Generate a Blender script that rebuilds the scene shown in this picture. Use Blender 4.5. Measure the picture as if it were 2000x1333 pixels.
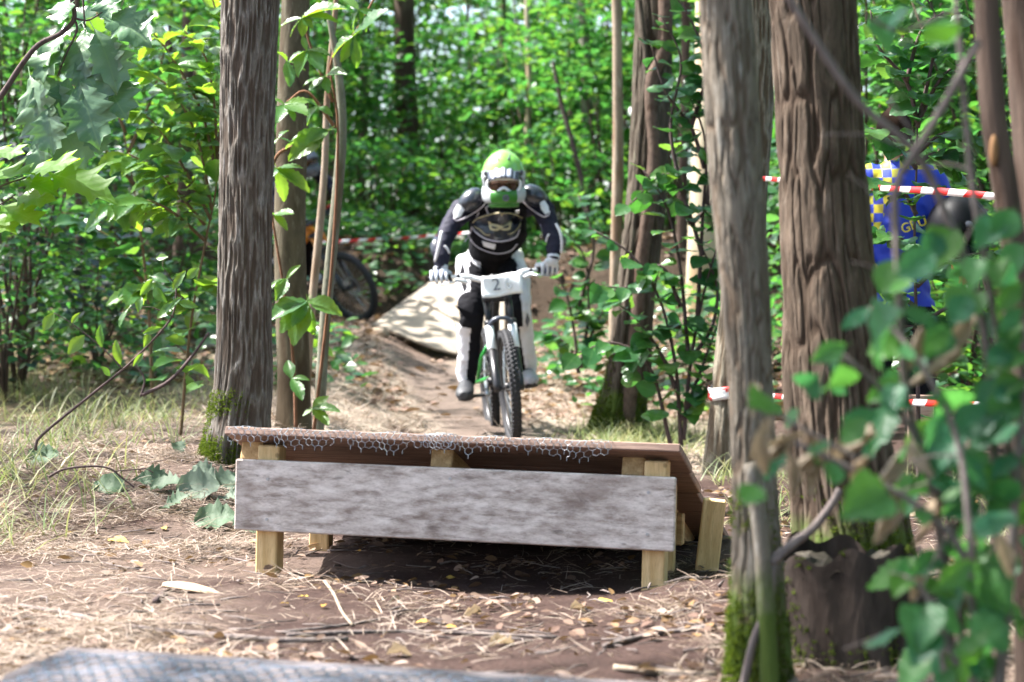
import bpy, bmesh, math, random
import numpy as np
from mathutils import Vector, Matrix, Euler
from mathutils.bvhtree import BVHTree

for o in list(bpy.data.objects):
    bpy.data.objects.remove(o)
SC = bpy.context.scene
COL = SC.collection
R = math.radians
rnd = random.Random(11)
nrg = np.random.default_rng(11)

# ------------------------------------------------------------------ camera, sky, sun, exposure
FPX = 4167.0            # focal length in pixels of the 2000 px wide photograph (75 mm)
HOR = 617.0             # row of the horizon
CAMZ = 0.765
cam_d = bpy.data.cameras.new('camera')
cam = bpy.data.objects.new('camera', cam_d)
COL.objects.link(cam)
cam.location = (0, 0, CAMZ)
cam.rotation_euler = (R(90), 0, 0)
cam_d.sensor_width = 36.0
cam_d.lens = 36.0 * FPX / 2000.0
cam_d.shift_y = -(666.5 - HOR) / 2000.0
cam_d.clip_start = 0.05
cam_d.clip_end = 600
cam_d.dof.use_dof = True
cam_d.dof.focus_distance = 7.4
cam_d.dof.aperture_fstop = 3.6
SC.camera = cam

SUN = Vector((-0.55, 0.13, 0.82)).normalized()
W = bpy.data.worlds.new('World')
SC.world = W
W.use_nodes = True
wn = W.node_tree
sky = wn.nodes.new('ShaderNodeTexSky')
sky.sky_type = 'NISHITA'
sky.sun_disc = False
sky.sun_elevation = math.asin(SUN.z)
sky.sun_rotation = math.atan2(SUN.x, SUN.y)
sky.air_density = 1.0
sky.dust_density = 3.0
wn.links.new(sky.outputs[0], wn.nodes['Background'].inputs[0])
wn.nodes['Background'].inputs[1].default_value = 0.11

sl = bpy.data.lights.new('sun', 'SUN')
sl.energy = 5.0
sl.angle = R(0.55)
sl.color = (1.0, 0.96, 0.91)
so = bpy.data.objects.new('sun', sl)
COL.objects.link(so)
so.rotation_euler = (-SUN).to_track_quat('-Z', 'Y').to_euler()
so.location = SUN * 40

SC.view_settings.view_transform = 'Standard'
SC.view_settings.look = 'None'
SC.view_settings.gamma = 1.0
SC.view_settings.use_curve_mapping = False
SC.view_settings.exposure = 2.2
SC.render.engine = 'CYCLES'
cy = SC.cycles
cy.max_bounces = 7
cy.diffuse_bounces = 4
cy.glossy_bounces = 2
cy.transmission_bounces = 4
cy.transparent_max_bounces = 4
cy.caustics_reflective = False
cy.caustics_refractive = False
cy.sample_clamp_indirect = 6.0
cy.use_denoising = True
cy.use_adaptive_sampling = True
cy.adaptive_threshold = 0.02


# ------------------------------------------------------------------ helpers
def P(px, py, Y):
    """point at depth Y (metres from the lens) on the sight line of a photograph pixel"""
    return Vector(((px - 1000.0) / FPX * Y, Y, CAMZ + (HOR - py) / FPX * Y))


def smooth(a, b, x):
    t = np.clip((x - a) / (b - a), 0, 1)
    return t * t * (3 - 2 * t)


def _h(ix, iy, seed):
    n = (ix.astype(np.int64) * 374761393 + iy.astype(np.int64) * 668265263 + seed * 1442695041) & 0xffffffff
    n = ((n ^ (n >> 13)) * 1274126177) & 0xffffffff
    return ((n ^ (n >> 16)) & 0xffff) / 65535.0


def vnoise(u, v, seed=0, per=None):
    u = np.asarray(u, float); v = np.asarray(v, float)
    iu = np.floor(u); iv = np.floor(v)
    fu = u - iu; fv = v - iv
    fu = fu * fu * (3 - 2 * fu); fv = fv * fv * (3 - 2 * fv)
    a = iu.astype(np.int64); b = iv.astype(np.int64)
    a1 = a + 1
    if per:
        a = np.mod(a, per); a1 = np.mod(a1, per)
    return ((_h(a, b, seed) * (1 - fu) + _h(a1, b, seed) * fu) * (1 - fv)
            + (_h(a, b + 1, seed) * (1 - fu) + _h(a1, b + 1, seed) * fu) * fv)


def fbm(u, v, seed=0, octv=4):
    s = 0; a = 0.5
    for k in range(octv):
        s = s + a * vnoise(u, v, seed + k * 17)
        u = np.asarray(u) * 2.03; v = np.asarray(v) * 2.03; a *= 0.5
    return s


def gz(x, y, fine=True):
    """ground height"""
    x = np.asarray(x, float); y = np.asarray(y, float)
    z = 0.52 * smooth(11.0, 20.0, y) + 0.035 * np.clip(y - 20.0, 0, 60)
    z = z + 0.21 * smooth(-0.55, -1.25, x) * smooth(6.9, 8.6, y)
    z = z + 0.35 * smooth(-2.0, -6.0, x) * smooth(9, 20, y)
    z = z + 0.32 * smooth(0.25, 1.1, x) * smooth(13.8, 17.0, y)
    z = z + 0.25 * smooth(1.6, 5.0, x) * smooth(6, 12, y)
    # bank that closes the trail behind the kicker
    wob = 0.5 * (vnoise(x * 0.7 + 4, x * 0 + 1.5, 3) - 0.5)
    z = z + 0.72 * smooth(20.4, 21.5, y + wob)
    # shallow scoop worn under the jump, little heap before its far post
    z = z - 0.05 * np.exp(-(((x - 0.05) / 0.5) ** 2 + ((y - 6.2) / 0.5) ** 2))
    z = z + 0.035 * np.exp(-(((x - 0.42) / 0.12) ** 2 + ((y - 5.75) / 0.2) ** 2))
    z = z + 0.14 * np.exp(-(((x - 0.86) / 0.35) ** 2 + ((y - 5.5) / 0.5) ** 2))
    if fine:
        calm = 1 - 0.75 * smooth(10.5, 12.0, y) * smooth(19.5, 18.5, y) * smooth(0.9, 0.4, np.abs(x + 0.08 + 0.14 * np.clip(y - 12.3, 0, None)))
        z = z + calm * (0.05 * (fbm(x * 1.3, y * 1.3, 5, 3) - 0.44) + 0.022 * (fbm(x * 6, y * 6, 9, 3) - 0.44))
        z = z + 0.25 * (fbm(x * 2.2, y * 2.2, 15, 3) - 0.44) * smooth(20.2, 20.8, y)
    return z


def gzf(x, y):
    return float(gz(np.array([x]), np.array([y]))[0])


def link(o):
    COL.objects.link(o)
    return o


def mesh_from(verts, faces, mat=None, smooth_=False, name='mesh'):
    me = bpy.data.meshes.new(name)
    me.from_pydata([tuple(v) for v in verts], [], [tuple(f) for f in faces])
    me.update()
    if mat is not None:
        for m in (mat if isinstance(mat, (list, tuple)) else [mat]):
            me.materials.append(m)
    if smooth_:
        me.polygons.foreach_set('use_smooth', [True] * len(me.polygons))
    return me


def obj(name, me, parent=None, kind=None):
    o = bpy.data.objects.new(name, me)
    link(o)
    if parent is not None:
        o.parent = parent
    if kind:
        o['kind'] = kind
    return o


def thing(name, label, cat, loc=(0, 0, 0), group=None, rot=(0, 0, 0)):
    o = bpy.data.objects.new(name, None)
    link(o)
    o.empty_display_size = 0.1
    o.location = loc
    o.rotation_euler = rot
    tag(o, label, cat, group)
    return o


def tag(o, label, cat, group=None):
    o['label'] = label
    o['category'] = cat
    if group:
        o['group'] = group
    return o


class MB:
    """mesh builder in python lists"""
    def __init__(s):
        s.v = []; s.f = []; s.mi = []

    def add(s, verts, faces, mi=0):
        b = len(s.v)
        s.v += [tuple(p) for p in verts]
        s.f += [tuple(i + b for i in f) for f in faces]
        s.mi += [mi] * len(faces)

    def box(s, c, size, rot=None, mi=0, bev=0.0):
        hx, hy, hz = size[0] / 2, size[1] / 2, size[2] / 2
        if bev > 0:
            b = min(bev, hx * .9, hy * .9, hz * .9)
            vs = []
            for z, k in ((-hz, 1), (-hz + b, 0), (hz - b, 0), (hz, 1)):
                i = b if k else 0
                X, Yy = hx - i, hy - i
                q = 0 if k else b
                vs += [(-X + q, -Yy, z), (X - q, -Yy, z), (X, -Yy + q, z), (X, Yy - q, z),
                       (X - q, Yy, z), (-X + q, Yy, z), (-X, Yy - q, z), (-X, -Yy + q, z)]
            fs = [tuple(range(7, -1, -1)), tuple(range(24, 32))]
            for r in range(3):
                for k in range(8):
                    a = r * 8 + k; bb = r * 8 + (k + 1) % 8
                    fs.append((a, bb, bb + 8, a + 8))
        else:
            vs = [(-hx, -hy, -hz), (hx, -hy, -hz), (hx, hy, -hz), (-hx, hy, -hz),
                  (-hx, -hy, hz), (hx, -hy, hz), (hx, hy, hz), (-hx, hy, hz)]
            fs = [(3, 2, 1, 0), (4, 5, 6, 7), (0, 1, 5, 4), (1, 2, 6, 5), (2, 3, 7, 6), (3, 0, 4, 7)]
        M = rot if rot is not None else Matrix.Identity(3)
        cc = Vector(c)
        s.add([M @ Vector(p) + cc for p in vs], fs, mi)
        return s

    def tube(s, pts, rad, n=8, cap=True, mi=0, squash=None, ref=None):
        pts = [Vector(p) for p in pts]
        if not isinstance(rad, (list, tuple)):
            rad = [rad] * len(pts)
        b = len(s.v)
        prev = None
        for i, p in enumerate(pts):
            t = (pts[min(i + 1, len(pts) - 1)] - pts[max(i - 1, 0)]).normalized()
            if prev is None:
                a = Vector(ref) if ref is not None else (Vector((1, 0, 0)) if abs(t.x) < 0.9 else Vector((0, 1, 0)))
            else:
                a = prev
            a = (a - t * a.dot(t)).normalized()
            prev = a
            c = t.cross(a)
            r = rad[i]
            ra, rb = (r if isinstance(r, (list, tuple)) else (r, r))
            for k in range(n):
                th = 2 * math.pi * k / n
                s.v.append(tuple(p + a * (ra * math.cos(th)) + c * (rb * math.sin(th))))
        m = len(pts)
        for i in range(m - 1):
            for k in range(n):
                s.f.append((b + i * n + k, b + i * n + (k + 1) % n, b + (i + 1) * n + (k + 1) % n, b + (i + 1) * n + k))
                s.mi.append(mi)
        if cap:
            s.f.append(tuple(b + k for k in range(n - 1, -1, -1))); s.mi.append(mi)
            s.f.append(tuple(b + (m - 1) * n + k for k in range(n))); s.mi.append(mi)
        return s

    def ell(s, c, r, nu=16, nv=10, rot=None, mi=0):
        M = rot if rot is not None else Matrix.Identity(3)
        c = Vector(c)
        b = len(s.v)
        for j in range(1, nv):
            ph = math.pi * j / nv
            for i in range(nu):
                th = 2 * math.pi * i / nu
                s.v.append(tuple(M @ Vector((r[0] * math.sin(ph) * math.cos(th), r[1] * math.sin(ph) * math.sin(th), r[2] * math.cos(ph))) + c))
        s.v.append(tuple(M @ Vector((0, 0, r[2])) + c)); s.v.append(tuple(M @ Vector((0, 0, -r[2])) + c))
        T = len(s.v) - 2
        for j in range(nv - 2):
            for i in range(nu):
                s.f.append((b + j * nu + i, b + (j + 1) * nu + i, b + (j + 1) * nu + (i + 1) % nu, b + j * nu + (i + 1) % nu)); s.mi.append(mi)
        for i in range(nu):
            s.f.append((T, b + i, b + (i + 1) % nu)); s.mi.append(mi)
            q = b + (nv - 2) * nu
            s.f.append((T + 1, q + (i + 1) % nu, q + i)); s.mi.append(mi)
        return s

    def torus(s, c, R_, r, axis='x', n=48, m=10, mi=0, rz=None):
        c = Vector(c); b = len(s.v)
        for i in range(n):
            th = 2 * math.pi * i / n
            for k in range(m):
                ph = 2 * math.pi * k / m
                rr = R_ + r * math.cos(ph); w = (rz if rz else r) * math.sin(ph)
                s.v.append(tuple(c + Vector((w, rr * math.cos(th), rr * math.sin(th)))))
        for i in range(n):
            for k in range(m):
                s.f.append((b + i * m + k, b + i * m + (k + 1) % m, b + ((i + 1) % n) * m + (k + 1) % m, b + ((i + 1) % n) * m + k)); s.mi.append(mi)
        return s

    def mesh(s, mat, smooth_=False, name='mesh'):
        me = mesh_from(s.v, s.f, mat, smooth_, name)
        if any(s.mi):
            me.polygons.foreach_set('material_index', s.mi)
        return me

    def build(s, name, mat, parent=None, smooth_=False, kind=None):
        return obj(name, s.mesh(mat, smooth_, name), parent, kind)


def catmull(pts, n):
    pts = np.array(pts, float)
    k = len(pts)
    if k == 2:
        t = np.linspace(0, 1, n)[:, None]
        return pts[0] * (1 - t) + pts[1] * t
    ext = np.vstack([2 * pts[0] - pts[1], pts, 2 * pts[-1] - pts[-2]])
    d = np.r_[0, np.cumsum(np.linalg.norm(np.diff(pts[:, :3], axis=0), axis=1))]
    tt = np.interp(np.linspace(0, d[-1], n), d, np.arange(k))
    out = np.empty((n, pts.shape[1]))
    for i, t in enumerate(tt):
        j = min(int(t), k - 2); u = t - j
        p0, p1, p2, p3 = ext[j], ext[j + 1], ext[j + 2], ext[j + 3]
        out[i] = 0.5 * (2 * p1 + (p2 - p0) * u + (2 * p0 - 5 * p1 + 4 * p2 - p3) * u * u + (3 * p1 - p0 - 3 * p2 + p3) * u ** 3)
    return out


def np_mesh(V, F, mat, smooth_=False, name='mesh'):
    """V (n,3), F (m,k) arrays with a constant k"""
    me = bpy.data.meshes.new(name)
    n, m, k = len(V), len(F), F.shape[1]
    me.vertices.add(n); me.vertices.foreach_set('co', np.ascontiguousarray(V, np.float32).ravel())
    me.loops.add(m * k); me.loops.foreach_set('vertex_index', np.ascontiguousarray(F, np.int32).ravel())
    me.polygons.add(m)
    me.polygons.foreach_set('loop_start', np.arange(0, m * k, k, dtype=np.int32))
    me.polygons.foreach_set('loop_total', np.full(m, k, np.int32))
    if smooth_:
        me.polygons.foreach_set('use_smooth', np.ones(m, bool))
    me.update(calc_edges=True)
    for mm in (mat if isinstance(mat, (list, tuple)) else [mat]):
        me.materials.append(mm)
    return me


def scatter(tv, tf, loc, M, mat, smooth_=False, name='mesh'):
    """one mesh of many copies of a template: loc (n,3), M (n,3,3)"""
    tv = np.array(tv, float); tf = np.array(tf, int)
    n = len(loc)
    V = np.einsum('nij,vj->nvi', M, tv) + np.asarray(loc)[:, None, :]
    F = tf[None] + (np.arange(n) * len(tv))[:, None, None]
    return np_mesh(V.reshape(-1, 3), F.reshape(-1, tf.shape[1]), mat, smooth_, name)


def frames(ax, nrm, scale):
    """rows: leaf axis (local Y) and normal hint -> 3x3 matrices, columns X Y Z scaled"""
    y = ax / np.linalg.norm(ax, axis=1, keepdims=True)
    x = np.cross(y, nrm); x /= np.linalg.norm(x, axis=1, keepdims=True) + 1e-9
    z = np.cross(x, y)
    return np.stack([x, y, z], axis=2) * np.asarray(scale)[:, None, None]


# ------------------------------------------------------------------ materials
def _mat(name):
    m = bpy.data.materials.new(name)
    m.use_nodes = True
    nt = m.node_tree
    return m, nt, nt.nodes['Principled BSDF'], nt.links


def ramp(nt, fac, stops):
    r = nt.nodes.new('ShaderNodeValToRGB')
    e = r.color_ramp.elements
    while len(e) > 1:
        e.remove(e[-1])
    e[0].position = stops[0][0]; e[0].color = (*stops[0][1], 1)
    for p, c in stops[1:]:
        q = e.new(p); q.color = (*c, 1)
    nt.links.new(fac, r.inputs[0])
    return r.outputs[0]


def noise(nt, vec, scale, detail=4, rough=0.55, dist=0.0):
    n = nt.nodes.new('ShaderNodeTexNoise')
    n.inputs['Scale'].default_value = scale
    n.inputs['Detail'].default_value = detail
    n.inputs['Roughness'].default_value = rough
    n.inputs['Distortion'].default_value = dist
    if vec is not None:
        nt.links.new(vec, n.inputs['Vector'])
    return n.outputs['Fac']


def coords(nt, scale=(1, 1, 1), which='Object', rot=(0, 0, 0)):
    t = nt.nodes.new('ShaderNodeTexCoord')
    m = nt.nodes.new('ShaderNodeMapping')
    m.inputs['Scale'].default_value = scale
    m.inputs['Rotation'].default_value = rot
    nt.links.new(t.outputs[which], m.inputs['Vector'])
    return m.outputs[0]


def mixc(nt, fac, a, b, mode='MIX'):
    m = nt.nodes.new('ShaderNodeMix')
    m.data_type = 'RGBA'; m.blend_type = mode
    for sock, val in ((m.inputs['Factor'], fac), (m.inputs['A'], a), (m.inputs['B'], b)):
        pass
    ins = [i for i in m.inputs if i.enabled]
    f_, a_, b_ = m.inputs[0], m.inputs[6], m.inputs[7]
    for sock, val in ((f_, fac), (a_, a), (b_, b)):
        if isinstance(val, (int, float)):
            sock.default_value = val
        elif isinstance(val, tuple):
            sock.default_value = (*val, 1)
        else:
            nt.links.new(val, sock)
    return m.outputs[2]


def math_(nt, op, a, b=None):
    m = nt.nodes.new('ShaderNodeMath'); m.operation = op
    for i, v in enumerate((a, b)):
        if v is None:
            continue
        if isinstance(v, (int, float)):
            m.inputs[i].default_value = v
        else:
            nt.links.new(v, m.inputs[i])
    return m.outputs[0]


def bump(nt, L, bsdf, h, strength, dist=0.01):
    b = nt.nodes.new('ShaderNodeBump')
    b.inputs['Strength'].default_value = strength
    b.inputs['Distance'].default_value = dist
    L.new(h, b.inputs['Height'])
    L.new(b.outputs[0], bsdf.inputs['Normal'])


def plain(name, col, rough=0.5, metal=0.0, var=0.06, spec=0.5, scale=30, coat=0.0):
    """paint, plastic, fabric: a colour with faint procedural wear"""
    m, nt, b, L = _mat(name)
    v = coords(nt)
    f = noise(nt, v, scale, 4)
    d = tuple(max(0, c * (1 - 2 * var)) for c in col); l = tuple(min(1, c * (1 + 2 * var)) for c in col)
    L.new(ramp(nt, f, [(0.3, d), (0.7, l)]), b.inputs['Base Color'])
    b.inputs['Roughness'].default_value = rough
    b.inputs['Metallic'].default_value = metal
    b.inputs['Specular IOR Level'].default_value = spec
    b.inputs['Coat Weight'].default_value = coat
    bump(nt, L, b, f, 0.08, 0.004)
    return m


def leaf_mat(name, cols, trans, rough=0.42, tmix=0.38, veins=False, perobj=False, spec=0.5):
    """leaf: several greens picked per leaf, light passes through"""
    m, nt, b, L = _mat(name)
    if perobj:
        r = nt.nodes.new('ShaderNodeObjectInfo').outputs['Random']
    else:
        r = nt.nodes.new('ShaderNodeNewGeometry').outputs['Random Per Island']
    k = len(cols)
    base = ramp(nt, r, [(i / max(1, k - 1), c) for i, c in enumerate(cols)])
    tcol = ramp(nt, r, [(i / max(1, len(trans) - 1), c) for i, c in enumerate(trans)])
    nz = noise(nt, coords(nt), 6 if veins else 14, 3)
    base = mixc(nt, math_(nt, 'MULTIPLY', nz, 0.4), base, tuple(c * 0.55 for c in cols[0]))
    b.inputs['Roughness'].default_value = rough
    b.inputs['Specular IOR Level'].default_value = spec
    h = nz
    if veins:
        bs_ = noise(nt, coords(nt), 4.5, 4, 0.7)
        base = mixc(nt, ramp(nt, bs_, [(0.66, (0, 0, 0)), (0.74, (0.7, 0.7, 0.7))]), base, (0.12, 0.085, 0.03))
        sx = nt.nodes.new('ShaderNodeSeparateXYZ')
        L.new(coords(nt), sx.inputs[0])
        ax = math_(nt, 'ABSOLUTE', sx.outputs[0])
        mid = math_(nt, 'LESS_THAN', ax, 0.012)
        ph = math_(nt, 'SUBTRACT', sx.outputs[1], math_(nt, 'MULTIPLY', ax, 0.9))
        sv = math_(nt, 'PINGPONG', math_(nt, 'MULTIPLY', ph, 8.0), 0.5)
        side = math_(nt, 'LESS_THAN', sv, 0.05)
        vein = math_(nt, 'MAXIMUM', mid, math_(nt, 'MULTIPLY', side, 0.55))
        base = mixc(nt, math_(nt, 'MULTIPLY', vein, 0.3), base, (0.22, 0.34, 0.13))
        h = math_(nt, 'ADD', math_(nt, 'MULTIPLY', nz, 0.5), math_(nt, 'MULTIPLY', sv, 0.5))
    L.new(base, b.inputs['Base Color'])
    bump(nt, L, b, h, 0.35, 0.004 if not veins else 0.006)
    t = nt.nodes.new('ShaderNodeBsdfTranslucent')
    L.new(tcol, t.inputs[0])
    mx = nt.nodes.new('ShaderNodeMixShader')
    mx.inputs[0].default_value = tmix
    L.new(b.outputs[0], mx.inputs[1]); L.new(t.outputs[0], mx.inputs[2])
    L.new(mx.outputs[0], nt.nodes['Material Output'].inputs[0])
    return m


def bark_mat(name, dark, light, lichen=None, zs=0.18, scale=26, moss=0.0):
    m, nt, b, L = _mat(name)
    v = coords(nt, (1, 1, zs))
    f = noise(nt, v, scale, 6, 0.65, 0.6)
    f2 = noise(nt, coords(nt, (1, 1, 0.5)), 5, 4)
    c = ramp(nt, f, [(0.32, dark), (0.62, light)])
    c = mixc(nt, math_(nt, 'MULTIPLY', f2, 0.55), c, tuple(0.6 * d + 0.4 * l for d, l in zip(dark, light)))
    if lichen:
        f3 = noise(nt, coords(nt, (1, 1, 0.25)), 40, 5, 0.7)
        c = mixc(nt, ramp(nt, f3, [(0.55, (0, 0, 0)), (0.68, (0.75, 0.75, 0.75))]), c, lichen)
    if moss > 0:
        sx = nt.nodes.new('ShaderNodeSeparateXYZ'); L.new(coords(nt), sx.inputs[0])
        up = nt.nodes.new('ShaderNodeMapRange')
        up.inputs[1].default_value = 0.02; up.inputs[2].default_value = moss
        up.inputs[3].default_value = 1; up.inputs[4].default_value = 0
        L.new(sx.outputs[2], up.inputs[0])
        f4 = noise(nt, coords(nt), 9, 5, 0.6)
        k = ramp(nt, math_(nt, 'MULTIPLY', up.outputs[0], math_(nt, 'ADD', f4, 0.45)), [(0.42, (0, 0, 0)), (0.6, (1, 1, 1))])
        c = mixc(nt, k, c, (0.07, 0.105, 0.02))
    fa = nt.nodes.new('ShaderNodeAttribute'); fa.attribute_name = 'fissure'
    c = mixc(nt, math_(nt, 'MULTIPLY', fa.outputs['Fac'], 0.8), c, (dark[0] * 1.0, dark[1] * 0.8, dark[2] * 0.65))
    L.new(c, b.inputs['Base Color'])
    b.inputs['Roughness'].default_value = 0.9
    b.inputs['Specular IOR Level'].default_value = 0.25
    bump(nt, L, b, f, 0.7, 0.012)
    return m


def wood_mat(name, dark, light, grain=(1.2, 30, 30), blot=None, rough=0.75, sc=4.0):
    m, nt, b, L = _mat(name)
    v = coords(nt, grain)
    f = noise(nt, v, sc, 5, 0.6, 0.4)
    c = ramp(nt, f, [(0.3, dark), (0.7, light)])
    fg = noise(nt, coords(nt, tuple(g * 3.2 for g in grain)), sc * 1.6, 4, 0.6)
    c = mixc(nt, ramp(nt, fg, [(0.50, (0, 0, 0)), (0.66, (0.45, 0.45, 0.45))]), c, tuple(x * 0.7 for x in dark))
    kn = nt.nodes.new('ShaderNodeTexVoronoi'); kn.inputs['Scale'].default_value = 2.3
    L.new(coords(nt, (2.0, 6, 6) if blot else (5, 5, 5)), kn.inputs['Vector'])
    c = mixc(nt, ramp(nt, kn.outputs['Distance'], [(0.05, (0.8, 0.8, 0.8)), (0.11, (0, 0, 0))]), c, tuple(x * 0.5 for x in dark))
    if blot:
        f2 = noise(nt, coords(nt, (3.2, 7, 11)), 4.6, 8, 0.72)
        c = mixc(nt, ramp(nt, f2, [(0.42, (0, 0, 0)), (0.66, (0.8, 0.8, 0.8))]), c, blot)
        f6 = noise(nt, coords(nt, (1.6, 1, 2.2)), 2.4, 6, 0.65)
        c = mixc(nt, ramp(nt, f6, [(0.52, (0, 0, 0)), (0.68, (0.6, 0.6, 0.6))]), c, (dark[0] * 0.85, dark[1] * 0.78, dark[2] * 0.75))
        f5 = noise(nt, coords(nt, (1.3, 2.5, 4.5)), 3.1, 7, 0.72, 0.5)
        c = mixc(nt, ramp(nt, f5, [(0.56, (0, 0, 0)), (0.70, (0.7, 0.7, 0.7))]), c, tuple(x * 0.7 for x in dark))
        f3 = noise(nt, coords(nt, (1, 3, 3)), 21, 3, 0.7)
        c = mixc(nt, ramp(nt, f3, [(0.62, (0, 0, 0)), (0.75, (0.6, 0.6, 0.6))]), c, tuple(x * 0.45 for x in dark))
    L.new(c, b.inputs['Base Color'])
    b.inputs['Roughness'].default_value = rough
    b.inputs['Specular IOR Level'].default_value = 0.3
    bump(nt, L, b, f, 0.35, 0.004)
    return m


GREENS = [(0.018, 0.066, 0.020), (0.030, 0.105, 0.03), (0.024, 0.095, 0.042), (0.06, 0.15, 0.026), (0.036, 0.12, 0.05)]
TRANS = [(0.07, 0.26, 0.035), (0.11, 0.36, 0.04), (0.07, 0.30, 0.06), (0.24, 0.45, 0.03), (0.10, 0.32, 0.07)]
M = {}
M['leaf_bg'] = leaf_mat('leaf_bg', GREENS, TRANS, 0.32, 0.38)
M['leaf_far'] = leaf_mat('leaf_far', GREENS, TRANS, 0.5, 0.45)
M['leaf_hazel'] = leaf_mat('leaf_hazel', GREENS, TRANS, 0.32, 0.34, veins=True, perobj=True)
M['leaf_oak'] = leaf_mat('leaf_oak', [(0.08, 0.17, 0.085), (0.12, 0.22, 0.12), (0.20, 0.29, 0.19), (0.06, 0.14, 0.065)],
                         [(0.12, 0.30, 0.05), (0.16, 0.36, 0.06)], 0.36, 0.25, veins=True, perobj=True, spec=0.6)
M['leaf_maple'] = leaf_mat('leaf_maple', [(0.06, 0.16, 0.015), (0.09, 0.2, 0.02)], [(0.22, 0.5, 0.01), (0.28, 0.55, 0.02)], 0.45, 0.55, veins=True, perobj=True)
M['leaf_chest'] = leaf_mat('leaf_chest', [(0.035, 0.12, 0.03), (0.05, 0.15, 0.05), (0.09, 0.19, 0.03), (0.045, 0.13, 0.06)],
                           [(0.2, 0.45, 0.03), (0.35, 0.55, 0.03), (0.2, 0.42, 0.05)], 0.36, 0.4, veins=True, perobj=True)
M['leaf_fore'] = leaf_mat('leaf_fore', [(0.022, 0.11, 0.06), (0.03, 0.13, 0.07), (0.035, 0.14, 0.055), (0.06, 0.17, 0.02), (0.025, 0.11, 0.055)],
                          [(0.08, 0.34, 0.09), (0.18, 0.45, 0.03)], 0.42, 0.44, veins=True, perobj=True, spec=0.4)
M['leaf_dry'] = leaf_mat('leaf_dry', [(0.34, 0.27, 0.19), (0.45, 0.38, 0.29), (0.28, 0.2, 0.13)], [(0.4, 0.3, 0.18)], 0.7, 0.25, perobj=True, spec=0.2)
M['leaf_pale'] = leaf_mat('leaf_pale', [(0.13, 0.18, 0.13), (0.19, 0.24, 0.18), (0.05, 0.10, 0.045), (0.15, 0.2, 0.15)], [(0.2, 0.28, 0.15)], 0.6, 0.2, perobj=True, spec=0.25)
M['leaf_yellow'] = leaf_mat('leaf_yellow', [(0.55, 0.36, 0.05), (0.6, 0.42, 0.12), (0.5, 0.24, 0.05)], [(0.6, 0.4, 0.05)], 0.6, 0.2, perobj=True, spec=0.2)
M['straw'] = leaf_mat('straw', [(0.22, 0.16, 0.12), (0.36, 0.285, 0.225), (0.46, 0.385, 0.32), (0.28, 0.21, 0.17), (0.17, 0.12, 0.09)], [(0.35, 0.27, 0.18)], 0.6, 0.15, spec=.2)
M['litter'] = leaf_mat('litter', [(0.14, 0.085, 0.06), (0.26, 0.185, 0.145), (0.09, 0.052, 0.036), (0.32, 0.25, 0.21), (0.22, 0.13, 0.05), (0.11, 0.075, 0.055), (0.16, 0.10, 0.08)], [(0.25, 0.15, 0.06)], 0.75, 0.12, spec=.15)
M['grass'] = leaf_mat('grass', [(0.10, 0.15, 0.05), (0.16, 0.20, 0.07), (0.40, 0.35, 0.20), (0.13, 0.19, 0.08), (0.30, 0.28, 0.15)], [(0.22, 0.32, 0.08), (0.4, 0.38, 0.16)], 0.55, 0.3)
M['moss'] = leaf_mat('moss', [(0.05, 0.085, 0.012), (0.10, 0.14, 0.02), (0.07, 0.11, 0.015)], [(0.15, 0.22, 0.02)], 0.8, 0.3, spec=0.1)
M['bark_oak'] = bark_mat('bark_oak', (0.055, 0.047, 0.040), (0.185, 0.165, 0.142), (0.30, 0.29, 0.275), 0.30, 60)
M['bark_brown'] = bark_mat('bark_brown', (0.035, 0.023, 0.017), (0.112, 0.077, 0.059), None, 0.12, 22)
M['bark_near'] = bark_mat('bark_near', (0.08, 0.066, 0.050), (0.225, 0.195, 0.155), (0.30, 0.285, 0.25), 0.28, 45, moss=0.42)
M['bark_big'] = bark_mat('bark_big', (0.036, 0.026, 0.018), (0.135, 0.098, 0.070), (0.17, 0.14, 0.11), 0.25, 40, moss=0.3)
M['bark_grey'] = bark_mat('bark_grey', (0.10, 0.10, 0.075), (0.22, 0.22, 0.17), None, 0.5, 18)
M['bark_olive'] = bark_mat('bark_olive', (0.045, 0.036, 0.022), (0.125, 0.105, 0.068), (0.17, 0.155, 0.11), 0.4, 14)
M['bark_pale'] = bark_mat('bark_pale', (0.160, 0.120, 0.084), (0.320, 0.256, 0.192), (0.368, 0.320, 0.264), 0.3, 12)
M['bark_beech'] = bark_mat('bark_beech', (0.30, 0.25, 0.17), (0.46, 0.39, 0.29), None, 0.6, 5)
M['bark_fur'] = bark_mat('bark_fur', (0.07, 0.058, 0.04), (0.25, 0.22, 0.17), (0.32, 0.31, 0.25), 0.35, 50)
M['bark_mid'] = bark_mat('bark_mid', (0.03, 0.024, 0.018), (0.10, 0.08, 0.06), (0.15, 0.14, 0.10), 0.3, 30, moss=0.55)
M['bark_vine'] = bark_mat('bark_vine', (0.055, 0.037, 0.028), (0.135, 0.093, 0.07), None, 0.5, 60)
M['bark_twig'] = bark_mat('bark_twig', (0.09, 0.07, 0.065), (0.21, 0.175, 0.16), None, 0.3, 40)
M['bark_dtwig'] = bark_mat('bark_dtwig', (0.05, 0.035, 0.035), (0.12, 0.085, 0.08), None, 0.3, 40)
M['bark_stem'] = bark_mat('bark_stem', (0.09, 0.06, 0.03), (0.2, 0.13, 0.07), None, 0.3, 40)
M['bark_red'] = bark_mat('bark_red', (0.13, 0.06, 0.035), (0.24, 0.12, 0.07), None, 0.3, 40)
M['board'] = wood_mat('board', (0.24, 0.19, 0.165), (0.64, 0.57, 0.53), (2.6, 9, 9), blot=(0.78, 0.72, 0.68), sc=6)
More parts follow.
